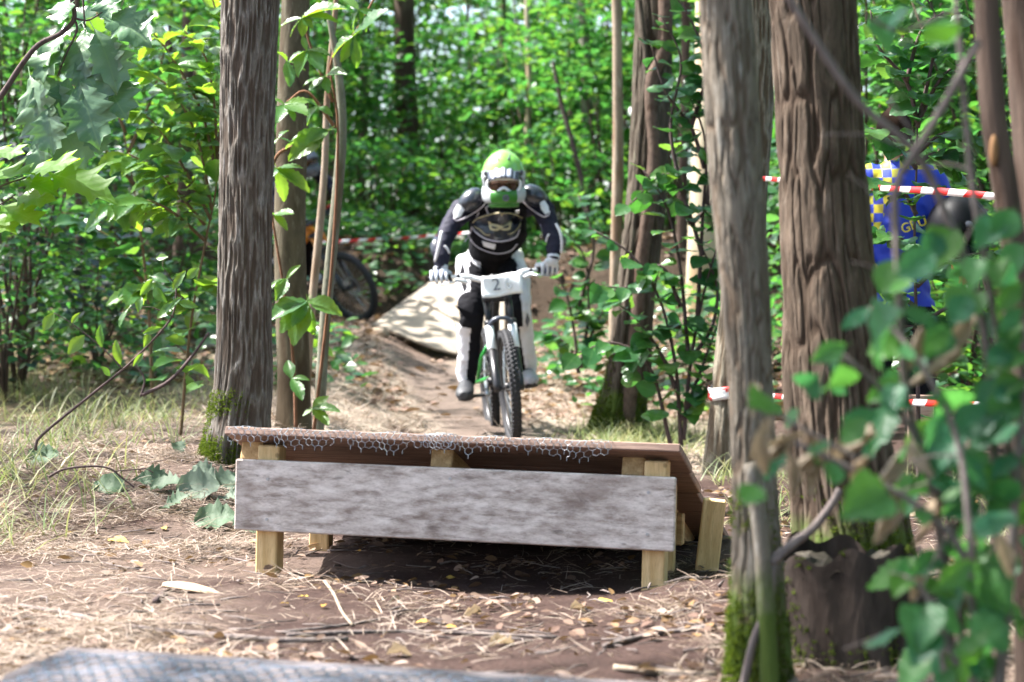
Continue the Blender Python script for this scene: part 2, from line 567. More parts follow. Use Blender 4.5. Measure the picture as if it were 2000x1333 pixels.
M['deckwood'] = wood_mat('deckwood', (0.15, 0.098, 0.078), (0.33, 0.225, 0.18), (1.0, 14, 14), sc=5)
M['pine'] = wood_mat('pine', (0.50, 0.33, 0.14), (0.72, 0.53, 0.28), (10, 10, 0.9), sc=6)
M['pine_y'] = wood_mat('pine_y', (0.33, 0.20, 0.085), (0.58, 0.40, 0.20), (10, 0.9, 10), sc=6)
M['pine_x'] = wood_mat('pine_x', (0.33, 0.20, 0.085), (0.56, 0.38, 0.18), (0.9, 10, 10), sc=6)
M['ply'] = wood_mat('ply', (0.19, 0.16, 0.125), (0.28, 0.24, 0.19), (1.5, 8, 8), sc=3)
M['landing'] = wood_mat('landing', (0.07, 0.06, 0.063), (0.15, 0.13, 0.132), (1.0, 12, 12), blot=(0.17, 0.15, 0.155), sc=5)
M['plank_pink'] = wood_mat('plank_pink', (0.34, 0.21, 0.16), (0.52, 0.36, 0.29), (1.0, 8, 8), sc=4)
M['chip'] = wood_mat('chip', (0.36, 0.25, 0.16), (0.50, 0.37, 0.26), (1, 9, 9), sc=5)
M['wire'] = plain('wire', (0.44, 0.47, 0.52), 0.45, 0.6, 0.2)
M['wire_dull'] = plain('wire_dull', (0.26, 0.29, 0.36), 0.4, 0.6, 0.1)
M['screw'] = plain('screw', (0.4, 0.4, 0.42), 0.4, 0.8)
M['stumpwood'] = bark_mat('stumpwood', (0.018, 0.014, 0.012), (0.075, 0.055, 0.045), None, 0.25, 26, moss=0.0)
M['stumptop'] = wood_mat('stumptop', (0.02, 0.016, 0.011), (0.055, 0.045, 0.03), (9, 9, 9), sc=5)
M['tape_r'] = plain('tape_r', (0.62, 0.02, 0.02), 0.4, spec=0.4)
M['tape_w'] = plain('tape_w', (0.82, 0.80, 0.80), 0.4, spec=0.4)

# ------------------------------------------------------------------ ground
def axis_steps(segs):
    out = [segs[0][0]]
    for a, b, d in segs:
        n = max(1, int(round((b - a) / d)))
        out += list(np.linspace(a, b, n + 1)[1:])
    return np.array(out)


def path_x(y):
    return -0.08 - 0.14 * (y - 12.3) * (y > 12.3)


def build_ground():
    xs = axis_steps([(-250, -40, 30), (-40, -8, 2), (-8, -2.2, 0.25), (-2.2, 2.2, 0.04), (2.2, 8, 0.25), (8, 40, 2), (40, 250, 30)])
    ys = axis_steps([(-60, -4, 8), (-4, 3.2, 0.5), (3.2, 10, 0.04), (10, 22.5, 0.07), (22.5, 40, 0.5), (40, 90, 2.5), (90, 400, 30)])
    X, Y = np.meshgrid(xs, ys)
    Z = gz(X, Y)
    V = np.stack([X, Y, Z], -1).reshape(-1, 3)
    nx, ny = len(xs), len(ys)
    i = (np.arange(ny - 1)[:, None] * nx + np.arange(nx - 1)[None]).ravel()
    F = np.stack([i, i + 1, i + nx + 1, i + nx], 1)
    m, nt, b, L = _mat('soil')
    at = nt.nodes.new('ShaderNodeAttribute'); at.attribute_name = 'soil'
    v = coords(nt)
    f = noise(nt, v, 9, 8, 0.7)
    f2 = noise(nt, v, 70, 5, 0.7)
    c = mixc(nt, ramp(nt, f, [(0.3, (0.5, 0.5, 0.5)), (0.7, (1.3, 1.25, 1.2))]), (0, 0, 0), at.outputs['Color'], 'MIX')
    c = mixc(nt, 1.0, at.outputs['Color'], ramp(nt, f, [(0.3, (0.55, 0.55, 0.56)), (0.72, (1.0, 1.0, 1.0))]), 'MULTIPLY')
    c = mixc(nt, ramp(nt, f2, [(0.58, (0, 0, 0)), (0.74, (0.45, 0.45, 0.45))]), c, (0.30, 0.235, 0.20))
    L.new(c, b.inputs['Base Color'])
    b.inputs['Roughness'].default_value = 0.95
    b.inputs['Specular IOR Level'].default_value = 0.1
    bump(nt, L, b, math_(nt, 'ADD', f, math_(nt, 'MULTIPLY', f2, 0.5)), 0.9, 0.03)
    me = np_mesh(V, F, m, True, 'ground')
    x, y = V[:, 0], V[:, 1]
    n1 = fbm(x * 1.7, y * 1.7, 21, 4); n2 = fbm(x * 3.1 + 7, y * 3.1, 31, 4)
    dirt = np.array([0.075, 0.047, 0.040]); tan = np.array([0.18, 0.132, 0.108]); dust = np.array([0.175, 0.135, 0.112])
    forest = np.array([0.15, 0.115, 0.07]); bank = np.array([0.06, 0.043, 0.030]); dry = np.array([0.38, 0.32, 0.255])

    def mixv(a, b_, k):
        return a * (1 - k[:, None]) + b_ * k[:, None]
    c = np.repeat(dirt[None], len(x), 0)
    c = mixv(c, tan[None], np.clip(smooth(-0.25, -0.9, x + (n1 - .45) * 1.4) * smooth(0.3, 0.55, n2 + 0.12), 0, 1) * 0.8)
    c = mixv(c, forest[None], smooth(9.0, 12.0, y) * smooth(-1.0, -2.2, x))
    side = smooth(9.5, 11.5, y) * smooth(19.0, 16.5, y) * smooth(2.2, 0.9, np.abs(x - path_x(y) + 0.05))
    c = mixv(c, dry[None], side * smooth(0.25, 0.5, n2 + .1))
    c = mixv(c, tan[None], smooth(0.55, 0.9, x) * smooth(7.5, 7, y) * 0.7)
    pth = smooth(0.42, 0.18, np.abs(x - path_x(y)) + (n1 - .45) * .3) * smooth(10.5, 12, y) * smooth(20.2, 19, y)
    c = mixv(c, dust[None], pth)
    dk = smooth(16.6, 17.6, y) * smooth(20.6, 20.1, y) * smooth(0.4, 0.0, x)
    c = mixv(c, np.array([[0.17, 0.115, 0.085]]), dk * 0.8)
    c = mixv(c, bank[None], smooth(20.2, 20.7, y))
    c = mixv(c, np.array([[0.30, 0.22, 0.16]]), smooth(21.5, 23, y) * smooth(0.35, 0.55, n1) * 0.8)
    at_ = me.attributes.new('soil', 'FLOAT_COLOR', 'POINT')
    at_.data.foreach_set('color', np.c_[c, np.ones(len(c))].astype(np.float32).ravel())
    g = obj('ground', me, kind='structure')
    return g


ground = build_ground()


def scatter_xy(n, fn, seed):
    rg = np.random.default_rng(seed)
    out = []; c = 0
    while c < n:
        x, y, p = fn(rg, 20000)
        k = rg.random(len(x)) < p
        out.append(np.c_[x[k], y[k]]); c += int(k.sum())
    return np.concatenate(out)[:n]


def strip_template(k=3, w=0.5, curl=0.25):
    v = []; f = []
    for i in range(k + 1):
        t = i / k
        ww = w * (1 - 0.7 * t * t)
        z = curl * t * (1 - t) * 2
        v += [(-ww, t, z), (ww, t, z)]
    for i in range(k):
        f.append((2 * i, 2 * i + 1, 2 * i + 3, 2 * i + 2))
    return v, f


def strands(n, xy, lmin, lmax, wr, lift, seed, mat, name, kmin=-0.05, curl=0.25):
    rg = np.random.default_rng(seed)
    L_ = rg.uniform(lmin, lmax, n)
    a = rg.uniform(0, 2 * np.pi, n)
    el = rg.uniform(kmin, lift, n)
    ax = np.stack([np.cos(a) * np.cos(el), np.sin(a) * np.cos(el), np.sin(el)], 1)
    nr = np.stack([rg.normal(0, .5, n), rg.normal(0, .5, n), np.ones(n)], 1)
    Mx = frames(ax, nr, np.ones(n))
    ww = rg.uniform(wr[0], wr[1], n)
    Mx[:, :, 0] *= ww[:, None]; Mx[:, :, 1] *= L_[:, None]; Mx[:, :, 2] *= (L_ * rg.uniform(-1, 1.2, n))[:, None]
    z = gz(xy[:, 0], xy[:, 1]) + rg.uniform(0.002, 0.012, n)
    tv, tf = strip_template(3, 0.5, curl)
    return scatter(tv, tf, np.c_[xy, z], Mx, mat, True, name)


def straw_pos(rg, m):
    y = 3.6 + (rg.random(m) ** 1.3) * 6.6
    x = rg.uniform(-0.30, 0.30, m) * y
    nz = vnoise(x * 3.3, y * 3.3, 41)
    p = 0.05 + 0.85 * smooth(-0.35, -1.0, x)
    p = np.where((x > 0.35) & (y < 6.6), 0.45, p)
    p = np.where((np.abs(x + 0.02) < 0.45) & (y > 5.6) & (y < 7.6), 0.05, p)
    p = np.where((y > 9) & (np.abs(x - path_x(y)) < 0.3), 0.08, p)
    return x, y, p * (0.06 + 2.6 * nz ** 3)


xy = scatter_xy(44000, straw_pos, 3)
o = obj('straw', strands(len(xy), xy, 0.025, 0.11, (0.0012, 0.0034), 0.32, 5, M['straw'], 'straw'), kind='stuff')
tag(o, 'pale dry straw strewn over the soil around the wooden jump', 'straw')


def dry_pos(rg, m):
    y = rg.uniform(10.2, 18.5, m)
    x = rg.uniform(-1.9, 1.6, m)
    return x, y, np.where(np.abs(x - path_x(y)) < 0.3, 0.06, 1.0) * vnoise(x * 2.3, y * 2.3, 44)


xy = scatter_xy(14000, dry_pos, 5)
o = obj('dry_grass', strands(len(xy), xy, 0.04, 0.16, (0.003, 0.007), 0.5, 6, M['straw'], 'dry_grass'), kind='stuff')
tag(o, 'bleached dry grass lying along both sides of the trail behind the jump', 'dry grass')


def litter_pos(rg, m):
    near = rg.random(m) < 0.5
    y = np.where(near, rg.uniform(3.6, 9.5, m), rg.uniform(13.5, 24, m))
    x = np.where(near, rg.uniform(-0.3, 0.3, m), rg.uniform(-0.22, 0.22, m)) * y
    p = np.where(near, 1.6 * vnoise(x * 2.1, y * 2.1, 71) ** 3, np.where((np.abs(x - path_x(y)) < 0.35) & (y < 20), 0.12, 0.9))
    return x, y, p


LEAF_S = ([(0, 0, 0), (-.2, .22, .03), (.2, .22, .03), (-.29, .5, .05), (.29, .5, .05), (-.17, .8, 0), (.17, .8, 0), (0, 1, -.08), (0, .35, -.02), (0, .7, -.03)],
          [(0, 2, 8), (0, 8, 1), (2, 4, 8), (8, 3, 1), (8, 4, 9), (8, 9, 3), (4, 6, 9), (9, 5, 3), (6, 7, 9), (9, 7, 5)])
LEAF_T = ([(0, 0, 0), (-.3, .45, .06), (0, 1, -.08), (.3, .45, .06), (0, .5, -.02)], [(0, 3, 4), (3, 2, 4), (2, 1, 4), (1, 0, 4)])

xy = scatter_xy(14000, litter_pos, 8)
n = len(xy)
rg = np.random.default_rng(8)
a = rg.uniform(0, 6.283, n)
ax = np.stack([np.cos(a), np.sin(a), rg.normal(0, .25, n)], 1)
nr = np.stack([rg.normal(0, .45, n), rg.normal(0, .45, n), np.ones(n)], 1)
szs = np.where(xy[:, 1] < 10, rg.uniform(0.010, 0.05, n), rg.uniform(0.05, 0.11, n))
o = obj('fallen_leaves', scatter(LEAF_S[0], LEAF_S[1], np.c_[xy, gz(xy[:, 0], xy[:, 1]) + 0.012], frames(ax, nr, szs), M['litter'], False, 'fallen_leaves'), kind='stuff')
tag(o, 'small brown dead leaves and bark flakes littering the forest floor', 'leaf litter')


def twig_pos(rg, m):
    y = rg.uniform(3.7, 9.5, m); x = rg.uniform(-.28, .28, m) * y
    return x, y, 0.3 + vnoise(x * 2.6, y * 2.6, 61)


xy = scatter_xy(700, twig_pos, 12)
tb_ = MB()
tr_ = random.Random(13)
for (x, y) in xy:
    a = tr_.uniform(0, 6.28); L_ = tr_.uniform(.03, .16)
    p0 = Vector((x, y, gzf(x, y) + .006)); d = Vector((math.cos(a), math.sin(a), 0))
    p1 = p0 + d * L_ * .5 + Vector((tr_.uniform(-.012, .012), tr_.uniform(-.012, .012), tr_.uniform(0, .008))); p2 = p0 + d * L_
    p2.z = gzf(p2.x, p2.y) + tr_.uniform(.003, .02)
    tb_.tube([p0, p1, p2], [tr_.uniform(.0015, .0035)] * 2 + [.001], 5)
o = tb_.build('twigs', M['bark_twig'], None, True, 'stuff')
tag(o, 'short broken twigs scattered over the soil near the jump', 'twigs')


def blades(xy, lmin, lmax, seed, wr=(0.004, 0.009), spread=0.7):
    rg = np.random.default_rng(seed); n = len(xy)
    L_ = rg.uniform(lmin, lmax, n)
    a = rg.uniform(0, 2 * np.pi, n); el = rg.uniform(0.5, 1.5, n)
    d = np.stack([np.cos(a), np.sin(a)], 1)
    V = np.empty((n, 8, 3)); base = np.c_[xy, gz(xy[:, 0], xy[:, 1]) - 0.01]
    side = np.stack([-d[:, 1], d[:, 0], np.zeros(n)], 1)
    w = rg.uniform(wr[0], wr[1], n)
    for k in range(4):
        t = k / 3
        h = L_ * np.sin(el) * (t - 0.35 * t * t * spread * 1.3)
        r = L_ * (np.cos(el) * t + 0.55 * spread * t * t)
        c = base + np.c_[d * r[:, None], h]
        ww = (w * (1 - 0.85 * t))[:, None]
        V[:, 2 * k] = c - side * ww / 2; V[:, 2 * k + 1] = c + side * ww / 2
    tf = np.array([(0, 1, 3, 2), (2, 3, 5, 4), (4, 5, 7, 6)])
    F = tf[None] + (np.arange(n) * 8)[:, None, None]
    return V.reshape(-1, 3), F.reshape(-1, 4)


def clump_xy(cent, per, sig, seed):
    rg = np.random.default_rng(seed)
    return np.concatenate([np.array(c)[None] + rg.normal(0, sig, (per, 2)) for c in cent])


rg = np.random.default_rng(77)
cl = [(x, y) for x, y in zip(rg.uniform(-3.6, -1.5, 48), rg.uniform(8.6, 14.0, 48))]
cl += [(x, y) for x, y in zip(rg.uniform(-2.1, -1.6, 12), rg.uniform(7.0, 8.4, 12))]
v, f = blades(clump_xy(cl, 46, 0.16, 1), 0.08, 0.32, 2)
o = obj('grass', np_mesh(v, f, M['grass'], True, 'grass'), kind='stuff')
tag(o, 'tufts of green and straw coloured grass beside the mossy tree', 'grass')
cl = [(x, y) for x, y in zip(rg.uniform(0.45, 1.0, 26), rg.uniform(11.6, 13.0, 26))] + [(x, y) for x, y in zip(rg.uniform(0.9, 1.9, 16), rg.uniform(6.6, 11.0, 16))]
v, f = blades(clump_xy(cl, 60, 0.10, 5), 0.08, 0.26, 6)
o = obj('grass', np_mesh(v, f, M['grass'], True, 'grass'), kind='stuff')
tag(o, 'low green grass at the foot of the vine clad tree', 'grass')


# ------------------------------------------------------------------ trees
def trunk_mesh(pts, base, nseg, nring, amp, nf, zf, seed, mat, flare=0.0, lobes=5, fl_h=0.14, warp=0.35, sharp=False):
    """pts: (x,y,z,r) up the trunk; furrowed bark as real relief"""
    C = catmull(pts, nring)
    th = np.linspace(0, 2 * np.pi, nseg, endpoint=False)[None]
    z = C[:, 2:3]; r = C[:, 3:4]
    u = th / (2 * np.pi) * nf
    wz = z * zf
    wu = u + warp * (vnoise(u * 0 + th / (2 * np.pi) * 6, z * 3, seed + 3, 6) - .5) * 4
    n1 = vnoise(np.mod(wu, nf), wz + 0 * u, seed, nf)
    n2 = vnoise(np.mod(wu * 2, 2 * nf), wz * 2.3 + 0 * u, seed + 5, 2 * nf)
    h = 1 - np.abs(2 * n1 - 1) * 1.5
    h = h * 0.75 + (n2 - .5) * 0.5
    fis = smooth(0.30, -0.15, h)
    if sharp == 'plates':
        n3 = vnoise(np.mod(wu + nf * .37, nf), wz * .8 + 11 + 0 * u, seed + 21, nf)
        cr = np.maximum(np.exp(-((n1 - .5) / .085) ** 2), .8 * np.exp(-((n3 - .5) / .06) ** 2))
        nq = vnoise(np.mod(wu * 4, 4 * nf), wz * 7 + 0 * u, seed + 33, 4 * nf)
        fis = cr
        h = .25 - 1.1 * cr + .35 * (n2 - .5) + .25 * (nq - .5)
    elif sharp:
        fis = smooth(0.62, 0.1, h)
        h = h - 0.35
    else:
        h = np.where(h > 0.25, 0.25 + (h - 0.25) * 0.45, h) - 0.1
    z0 = pts[0][2]
    fl = flare * np.exp(-np.clip(z - z0, 0, None) / fl_h) * (0.65 + 0.35 * np.cos(th * lobes + seed))
    lump = 0.05 * (vnoise(th / (2 * np.pi) * 5, z * 2.2, seed + 9, 5) - .5) * 2
    rr = r * (1 + fl + lump) + amp * h
    X = C[:, 0:1] + rr * np.cos(th) - base[0]
    Y = C[:, 1:2] + rr * np.sin(th) - base[1]
    Z = z + 0 * th - base[2]
    V = np.stack([X, Y, Z], -1).reshape(-1, 3)
    i = np.arange(nring - 1)[:, None] * nseg; k = np.arange(nseg)[None]; k1 = (k + 1) % nseg
    F = np.stack([(i + k), (i + k1), (i + nseg + k1), (i + nseg + k)], -1).reshape(-1, 4)
    me = np_mesh(V, F, mat, True, 'trunk')
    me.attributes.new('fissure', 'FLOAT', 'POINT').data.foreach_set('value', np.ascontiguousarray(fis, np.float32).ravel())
    return me


def crown_mesh(seed, n_cl, per, rad, leaf, mat, tmpl, sig=0.34):
    rg = np.random.default_rng(seed)
    c = rg.normal(0, 1, (n_cl, 3)); c /= np.linalg.norm(c, axis=1, keepdims=True)
    c *= (rg.random((n_cl, 1)) ** 0.45) * np.array(rad)
    p = np.repeat(c, per, 0) + rg.normal(0, 1, (n_cl * per, 3)) * np.array([sig, sig, sig * 0.45])
    n = len(p)
    a = rg.uniform(0, 6.283, n)
    ax = np.stack([np.cos(a), np.sin(a), rg.normal(-0.15, .3, n)], 1)
    nr = np.stack([rg.normal(0, .45, n), rg.normal(0, .45, n), np.ones(n)], 1)
    return scatter(tmpl[0], tmpl[1], p, frames(ax, nr, rg.uniform(leaf * .7, leaf * 1.25, n)), mat, False, 'crown')


def limb_mesh(seed, rad, mat, n=7, r0=0.05):
    rg = random.Random(seed)
    b = MB()
    for i in range(n):
        a = i * 2.4 + rg.uniform(-.3, .3)
        q = Vector((math.cos(a) * rad[0] * .8, math.sin(a) * rad[1] * .8, rg.uniform(-.2, .7) * rad[2]))
        s_ = Vector((0, 0, -rad[2] * rg.uniform(.6, 1.0)))
        b.tube([s_, s_ * .4 + q * .4 + Vector((0, 0, .1)), q], [r0, r0 * .6, r0 * .2], 6)
    return b.mesh(mat, True, 'limbs')


CROWN_R = (2.0, 2.0, 1.1)
CROWNS = [crown_mesh(60 + i, 32, 38, CROWN_R, 0.15, M['leaf_bg'], LEAF_T) for i in range(3)]
LIMBS = limb_mesh(5, CROWN_R, M['bark_brown'])


def add_crown(root, top, base, i, s=1.0):
    e = (Vector(top) - Vector(base)) + Vector((0, 0, 0.6 * s))
    o_ = obj('crown', CROWNS[i % 3], root, 'stuff'); o_.location = e; o_.scale = (s, s, s); o_.rotation_euler = (0, 0, i * 1.3)
    l_ = obj('limbs', LIMBS, root); l_.location = e; l_.scale = (s, s, s); l_.rotation_euler = (0, 0, i * 1.3)


def tree(name, label, cat, px_pts, Y, mat, seg=40, ring=90, amp=0.006, nf=12, zf=5, seed=1, flare=0.0, lobes=5, fl_h=.14,
         top=7.0, crown=None, cs=1.0, group=None, warp=.35, lean=(0, 0), dY=0.0, ring_top=24, sharp=False):
    pts = []
    for (px, py, hw) in px_pts:
        yy = Y
        q = P(px, py, yy)
        pts.append((q.x, q.y, q.z, hw / FPX * yy))
    b0 = pts[0]
    g = gzf(b0[0], b0[1])
    base = Vector((b0[0], b0[1], g))
    pts[0] = (b0[0], b0[1], g - 0.12, b0[3])
    root = thing(name, label, cat, base, group)
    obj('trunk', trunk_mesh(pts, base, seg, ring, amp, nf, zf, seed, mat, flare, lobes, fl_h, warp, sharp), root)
    l = pts[-1]; k = pts[-2]
    if crown is not None:
        up = Vector((l[0], l[1], l[2]))
        tp = Vector((l[0] + lean[0], l[1] + lean[1], top))
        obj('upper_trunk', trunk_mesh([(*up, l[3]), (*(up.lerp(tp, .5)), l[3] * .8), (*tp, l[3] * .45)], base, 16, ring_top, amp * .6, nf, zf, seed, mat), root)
        add_crown(root, tp, base, crown, cs)
    return root


t_left = tree('oak_tree', 'furrowed grey brown oak trunk with mossy foot beside the jump', 'tree',
              [(452, 905, 60), (464, 838, 59), (474, 740, 55), (477, 600, 52), (482, 300, 52), (489, 0, 55), (492, -130, 55)], 8.5,
              M['bark_oak'], 440, 480, 0.0085, 52, 8.0, 4, 0.85, 5, 0.10, sharp=True, crown=0, top=6.6, lean=(.8, 1.4))
t_back = tree('young_tree', 'olive brown trunk with dark upper half close behind the oak', 'tree',
              [(572, 850, 36), (574, 760, 33), (570, 600, 32), (566, 420, 31), (572, 200, 30), (578, 0, 28), (580, -100, 27)], 10.6,
              M['bark_olive'], 48, 140, 0.0025, 9, 2.5, 8, 0.25, crown=1, top=6.0, cs=.8, lean=(-.4, .8))
tree('sapling_trunk', 'slim smooth grey sapling stem bending beside the olive brown trunk', 'sapling',
     [(618, 850, 11), (630, 700, 11), (641, 560, 11), (655, 420, 11), (667, 270, 10), (662, 150, 8), (640, 20, 6), (610, -80, 5)], 10.3,
     M['bark_grey'], 16, 80, 0.0006, 5, 3, 3)
tree('sapling_trunk', 'thin brown sapling stem leaning behind the smooth grey one', 'sapling',
     [(592, 840, 8), (606, 640, 8), (622, 470, 8), (634, 330, 7), (640, 180, 6), (655, 20, 5), (660, -60, 4)], 11.2,
     M['bark_pale'], 14, 70, 0.0006, 5, 3, 4)
t_near = tree('leaning_tree', 'pale brown leaning trunk with mossy foot in front of the thick one', 'tree',
              [(1488, 1345, 62), (1482, 1200, 52), (1471, 900, 43), (1458, 600, 45), (1434, 300, 51), (1416, 0, 51), (1408, -120, 51)], 4.4,
              M['bark_near'], 220, 380, 0.0038, 34, 10, 6, 0.55, 4, 0.12, crown=2, top=5.6, cs=.7, lean=(-.5, -.3), sharp='plates')
t_big = tree('thick_tree', 'thickest reddish brown trunk with deep ridges rising behind the stump', 'tree',
             [(1690, 1190, 112), (1672, 1000, 100), (1650, 850, 92), (1622, 600, 88), (1604, 300, 84), (1588, 0, 84), (1580, -120, 84)], 5.25,
             M['bark_big'], 280, 360, 0.0075, 34, 5.0, 15, 0.25, 4, .16, crown=1, top=6.4, cs=.9, lean=(.4, .1), warp=.5, sharp='plates')
tb = Vector(t_big.location)
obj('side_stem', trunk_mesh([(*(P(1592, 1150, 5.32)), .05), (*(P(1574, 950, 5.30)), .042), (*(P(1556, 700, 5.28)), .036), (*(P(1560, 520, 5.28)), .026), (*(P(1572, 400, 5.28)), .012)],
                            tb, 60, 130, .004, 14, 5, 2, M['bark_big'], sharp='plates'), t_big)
t_right = tree('ash_tree', 'grey furrowed trunk with flared roots and tape wrapped round it', 'tree',
               [(1412, 915, 42), (1424, 800, 38), (1438, 650, 37), (1462, 400, 36), (1474, 200, 35), (1478, 0, 34), (1480, -100, 34)], 10.3,
               M['bark_fur'], 220, 340, 0.008, 36, 7, 9, 0.95, 4, 0.11, crown=2, top=6.8, cs=.9, lean=(.4, .5), sharp=True)
t_vine = tree('vine_clad_tree', 'dark trunk with mossy foot and a thick hairy brown vine climbing it', 'tree',
              [(1206, 875, 54), (1213, 800, 45), (1226, 740, 42), (1240, 600, 39), (1262, 400, 39), (1272, 200, 38), (1277, 0, 36), (1280, -90, 36)], 12.8,
              M['bark_mid'], 140, 260, 0.009, 24, 3.5, 12, 0.7, 4, 0.16, crown=0, top=7.5, cs=1.0, lean=(.3, .6), sharp='plates')
vb = Vector(t_vine.location)


def vine_pts(l, Y):
    return [(*P(a, b, Y), c / FPX * Y) for a, b, c in l]


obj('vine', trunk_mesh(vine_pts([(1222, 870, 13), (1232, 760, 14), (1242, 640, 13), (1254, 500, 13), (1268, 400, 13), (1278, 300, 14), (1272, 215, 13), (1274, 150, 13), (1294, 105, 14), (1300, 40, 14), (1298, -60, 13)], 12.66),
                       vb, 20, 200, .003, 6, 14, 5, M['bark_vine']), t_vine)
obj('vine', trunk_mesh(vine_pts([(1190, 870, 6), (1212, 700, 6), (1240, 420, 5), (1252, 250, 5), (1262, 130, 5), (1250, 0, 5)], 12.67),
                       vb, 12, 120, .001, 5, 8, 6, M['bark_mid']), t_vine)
tree('slim_tree', 'slim pale trunk standing beside the vine clad tree', 'tree',
     [(1196, 700, 11), (1203, 500, 11), (1207, 300, 11), (1206, 120, 10), (1203, -80, 10)], 14.5, M['bark_pale'], 20, 90, 0.0015, 6, 3, 3, crown=1, top=6.5, cs=.7)
tree('beech_tree', 'broad pale sunlit trunk behind leaves next to the leaning trunk', 'tree',
     [(1372, 690, 36), (1376, 500, 34), (1384, 280, 32), (1388, 100, 30), (1390, -80, 30)], 18.0, M['bark_beech'], 40, 60, 0.002, 5, 1, 3, crown=2, top=9.5, cs=1.1, lean=(2.2, 2.0))
FT = 'distant trunks in the wood'
for (lab, pp, Y_, m_, cr) in (
    ('far grey trunk in the wood with a thin dark stem crossing it', [(1150, 560, 13), (1150, 350, 13), (1146, 190, 12), (1140, 0, 12), (1138, -60, 11)], 24, 'bark_grey', 0),
    ('thin dark stem slanting across a far grey trunk', [(1165, 520, 5), (1140, 370, 5), (1118, 280, 5), (1096, 200, 4), (1080, 120, 3)], 22, 'bark_dtwig', None),
    ('far slim whitish trunk just above and beside the helmet', [(1020, 520, 6), (1026, 330, 6), (1034, 180, 6), (1030, 60, 5), (1028, -60, 5)], 25, 'bark_beech', None),
    ('far broad brown trunk to the left above the rider', [(812, 540, 24), (808, 430, 22), (800, 300, 22), (792, 150, 21), (788, -60, 20)], 26, 'bark_brown', None),
    ('far thin brown trunk between the broad brown trunk and the rider', [(930, 540, 5), (938, 400, 6), (975, 190, 6), (985, -40, 5)], 28, 'bark_olive', None),
    ('far dark trunk left of the oak near the sunlit slope', [(350, 640, 16), (352, 500, 15), (360, 380, 14), (366, 200, 13), (370, -60, 12)], 21, 'bark_brown', 0),
    ('far thin stem left of the oak beside a dark trunk', [(303, 640, 7), (308, 500, 7), (318, 380, 6), (330, 200, 6), (335, -60, 5)], 22, 'bark_brown', None),
    ('thin brown stem among the shrubs at far left', [(172, 700, 8), (166, 600, 8), (156, 480, 7), (150, 300, 6), (150, -40, 5)], 16, 'bark_brown', None),
    ('far grey trunk above the person in the blue jersey', [(1790, 640, 22), (1800, 400, 20), (1806, 200, 19), (1812, -60, 18)], 17, 'bark_grey', None),
    ('far pale trunk between leaves near the right edge', [(1916, 560, 7), (1916, 300, 7), (1914, 150, 6), (1912, -60, 6)], 22, 'bark_pale', None),
    ('far brown trunk behind leaves at the right of the vine clad tree', [(1330, 640, 10), (1332, 400, 10), (1338, 200, 9), (1340, -50, 9)], 21, 'bark_brown', None),
    ('far faint trunk high above the trail left of the helmet', [(700, 520, 10), (704, 380, 10), (712, 200, 9), (716, -60, 8)], 27, 'bark_olive', None),
    ('far slender trunk at the far left edge', [(62, 640, 12), (66, 400, 12), (74, 200, 11), (80, -60, 10)], 24, 'bark_brown', None),
):
    tree('forest_tree', lab, 'tree', pp, Y_, M[m_], 14, 40, 0.004, 6, 3, len(lab), crown=cr, top=9.5 + Y_ * .06, cs=1.0, lean=(rnd.uniform(-.5, .5), 1.0))

# trunks at the right edge, close to the lens
tree('edge_tree', 'brown leaning trunk with an orange scar near the right edge', 'tree',
     [(2012, 1100, 27), (2000, 700, 26), (1968, 400, 25), (1940, 220, 25), (1927, 0, 24), (1922, -100, 24)], 4.0, M['bark_brown'], 48, 140, .003, 9, 3, 21, top=5, lean=(-.1, 0))
sc_ = MB()
q = P(1955, 290, 3.92)
sc_.ell(q + Vector((0, 0.058, 0)), (.009, .010, .030), 12, 10)
sc_.v = [tuple(Vector(v_) - Vector(bpy.data.objects['edge_tree'].location)) for v_ in sc_.v]
sc_.build('scar', plain('scar', (0.22, 0.11, 0.04), .8), bpy.data.objects['edge_tree'], True)
tree('edge_tree', 'dark trunk cut off by the right edge', 'tree',
     [(2080, 1100, 42), (2050, 700, 42), (2022, 300, 42), (1998, 0, 42), (1990, -100, 42)], 4.5, M['bark_brown'], 40, 120, .003, 9, 3, 22)

# unseen trees added outside the frame so their crowns shade the scene
WT = 'trees of the surrounding wood added out of view to shade the scene'
k = 0
for (x, y, h, s) in ((-4.6, 4.6, 7.2, 1.0), (-8.4, 10.4, 8.0, 1.0), (-5.6, 2.6, 8.0, 1.1), (-8.6, 14.5, 8.6, 1.2), (3.2, 6.4, 6.2, 1.3), (4.6, 10.5, 7.0, 1.5), (5.8, 16.0, 8.6, 1.4),
                     (2.4, 2.6, 5.4, 1.3), (2.2, -2.6, 6.0, 1.3), (3.6, -0.6, 5.6, 1.6), (4.8, 3.8, 6.0, 1.6), (6.5, 22.0, 9.5, 1.6)):
    g = gzf(x, y)
    root = thing('forest_tree', 'tall leafy tree of the surrounding wood added outside the picture for shade', 'tree', (x, y, g), WT)
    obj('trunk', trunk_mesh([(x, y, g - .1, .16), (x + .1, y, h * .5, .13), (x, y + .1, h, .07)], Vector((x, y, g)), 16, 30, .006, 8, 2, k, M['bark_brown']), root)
    add_crown(root, (x, y, h), (x, y, g), k, s)
    k += 1


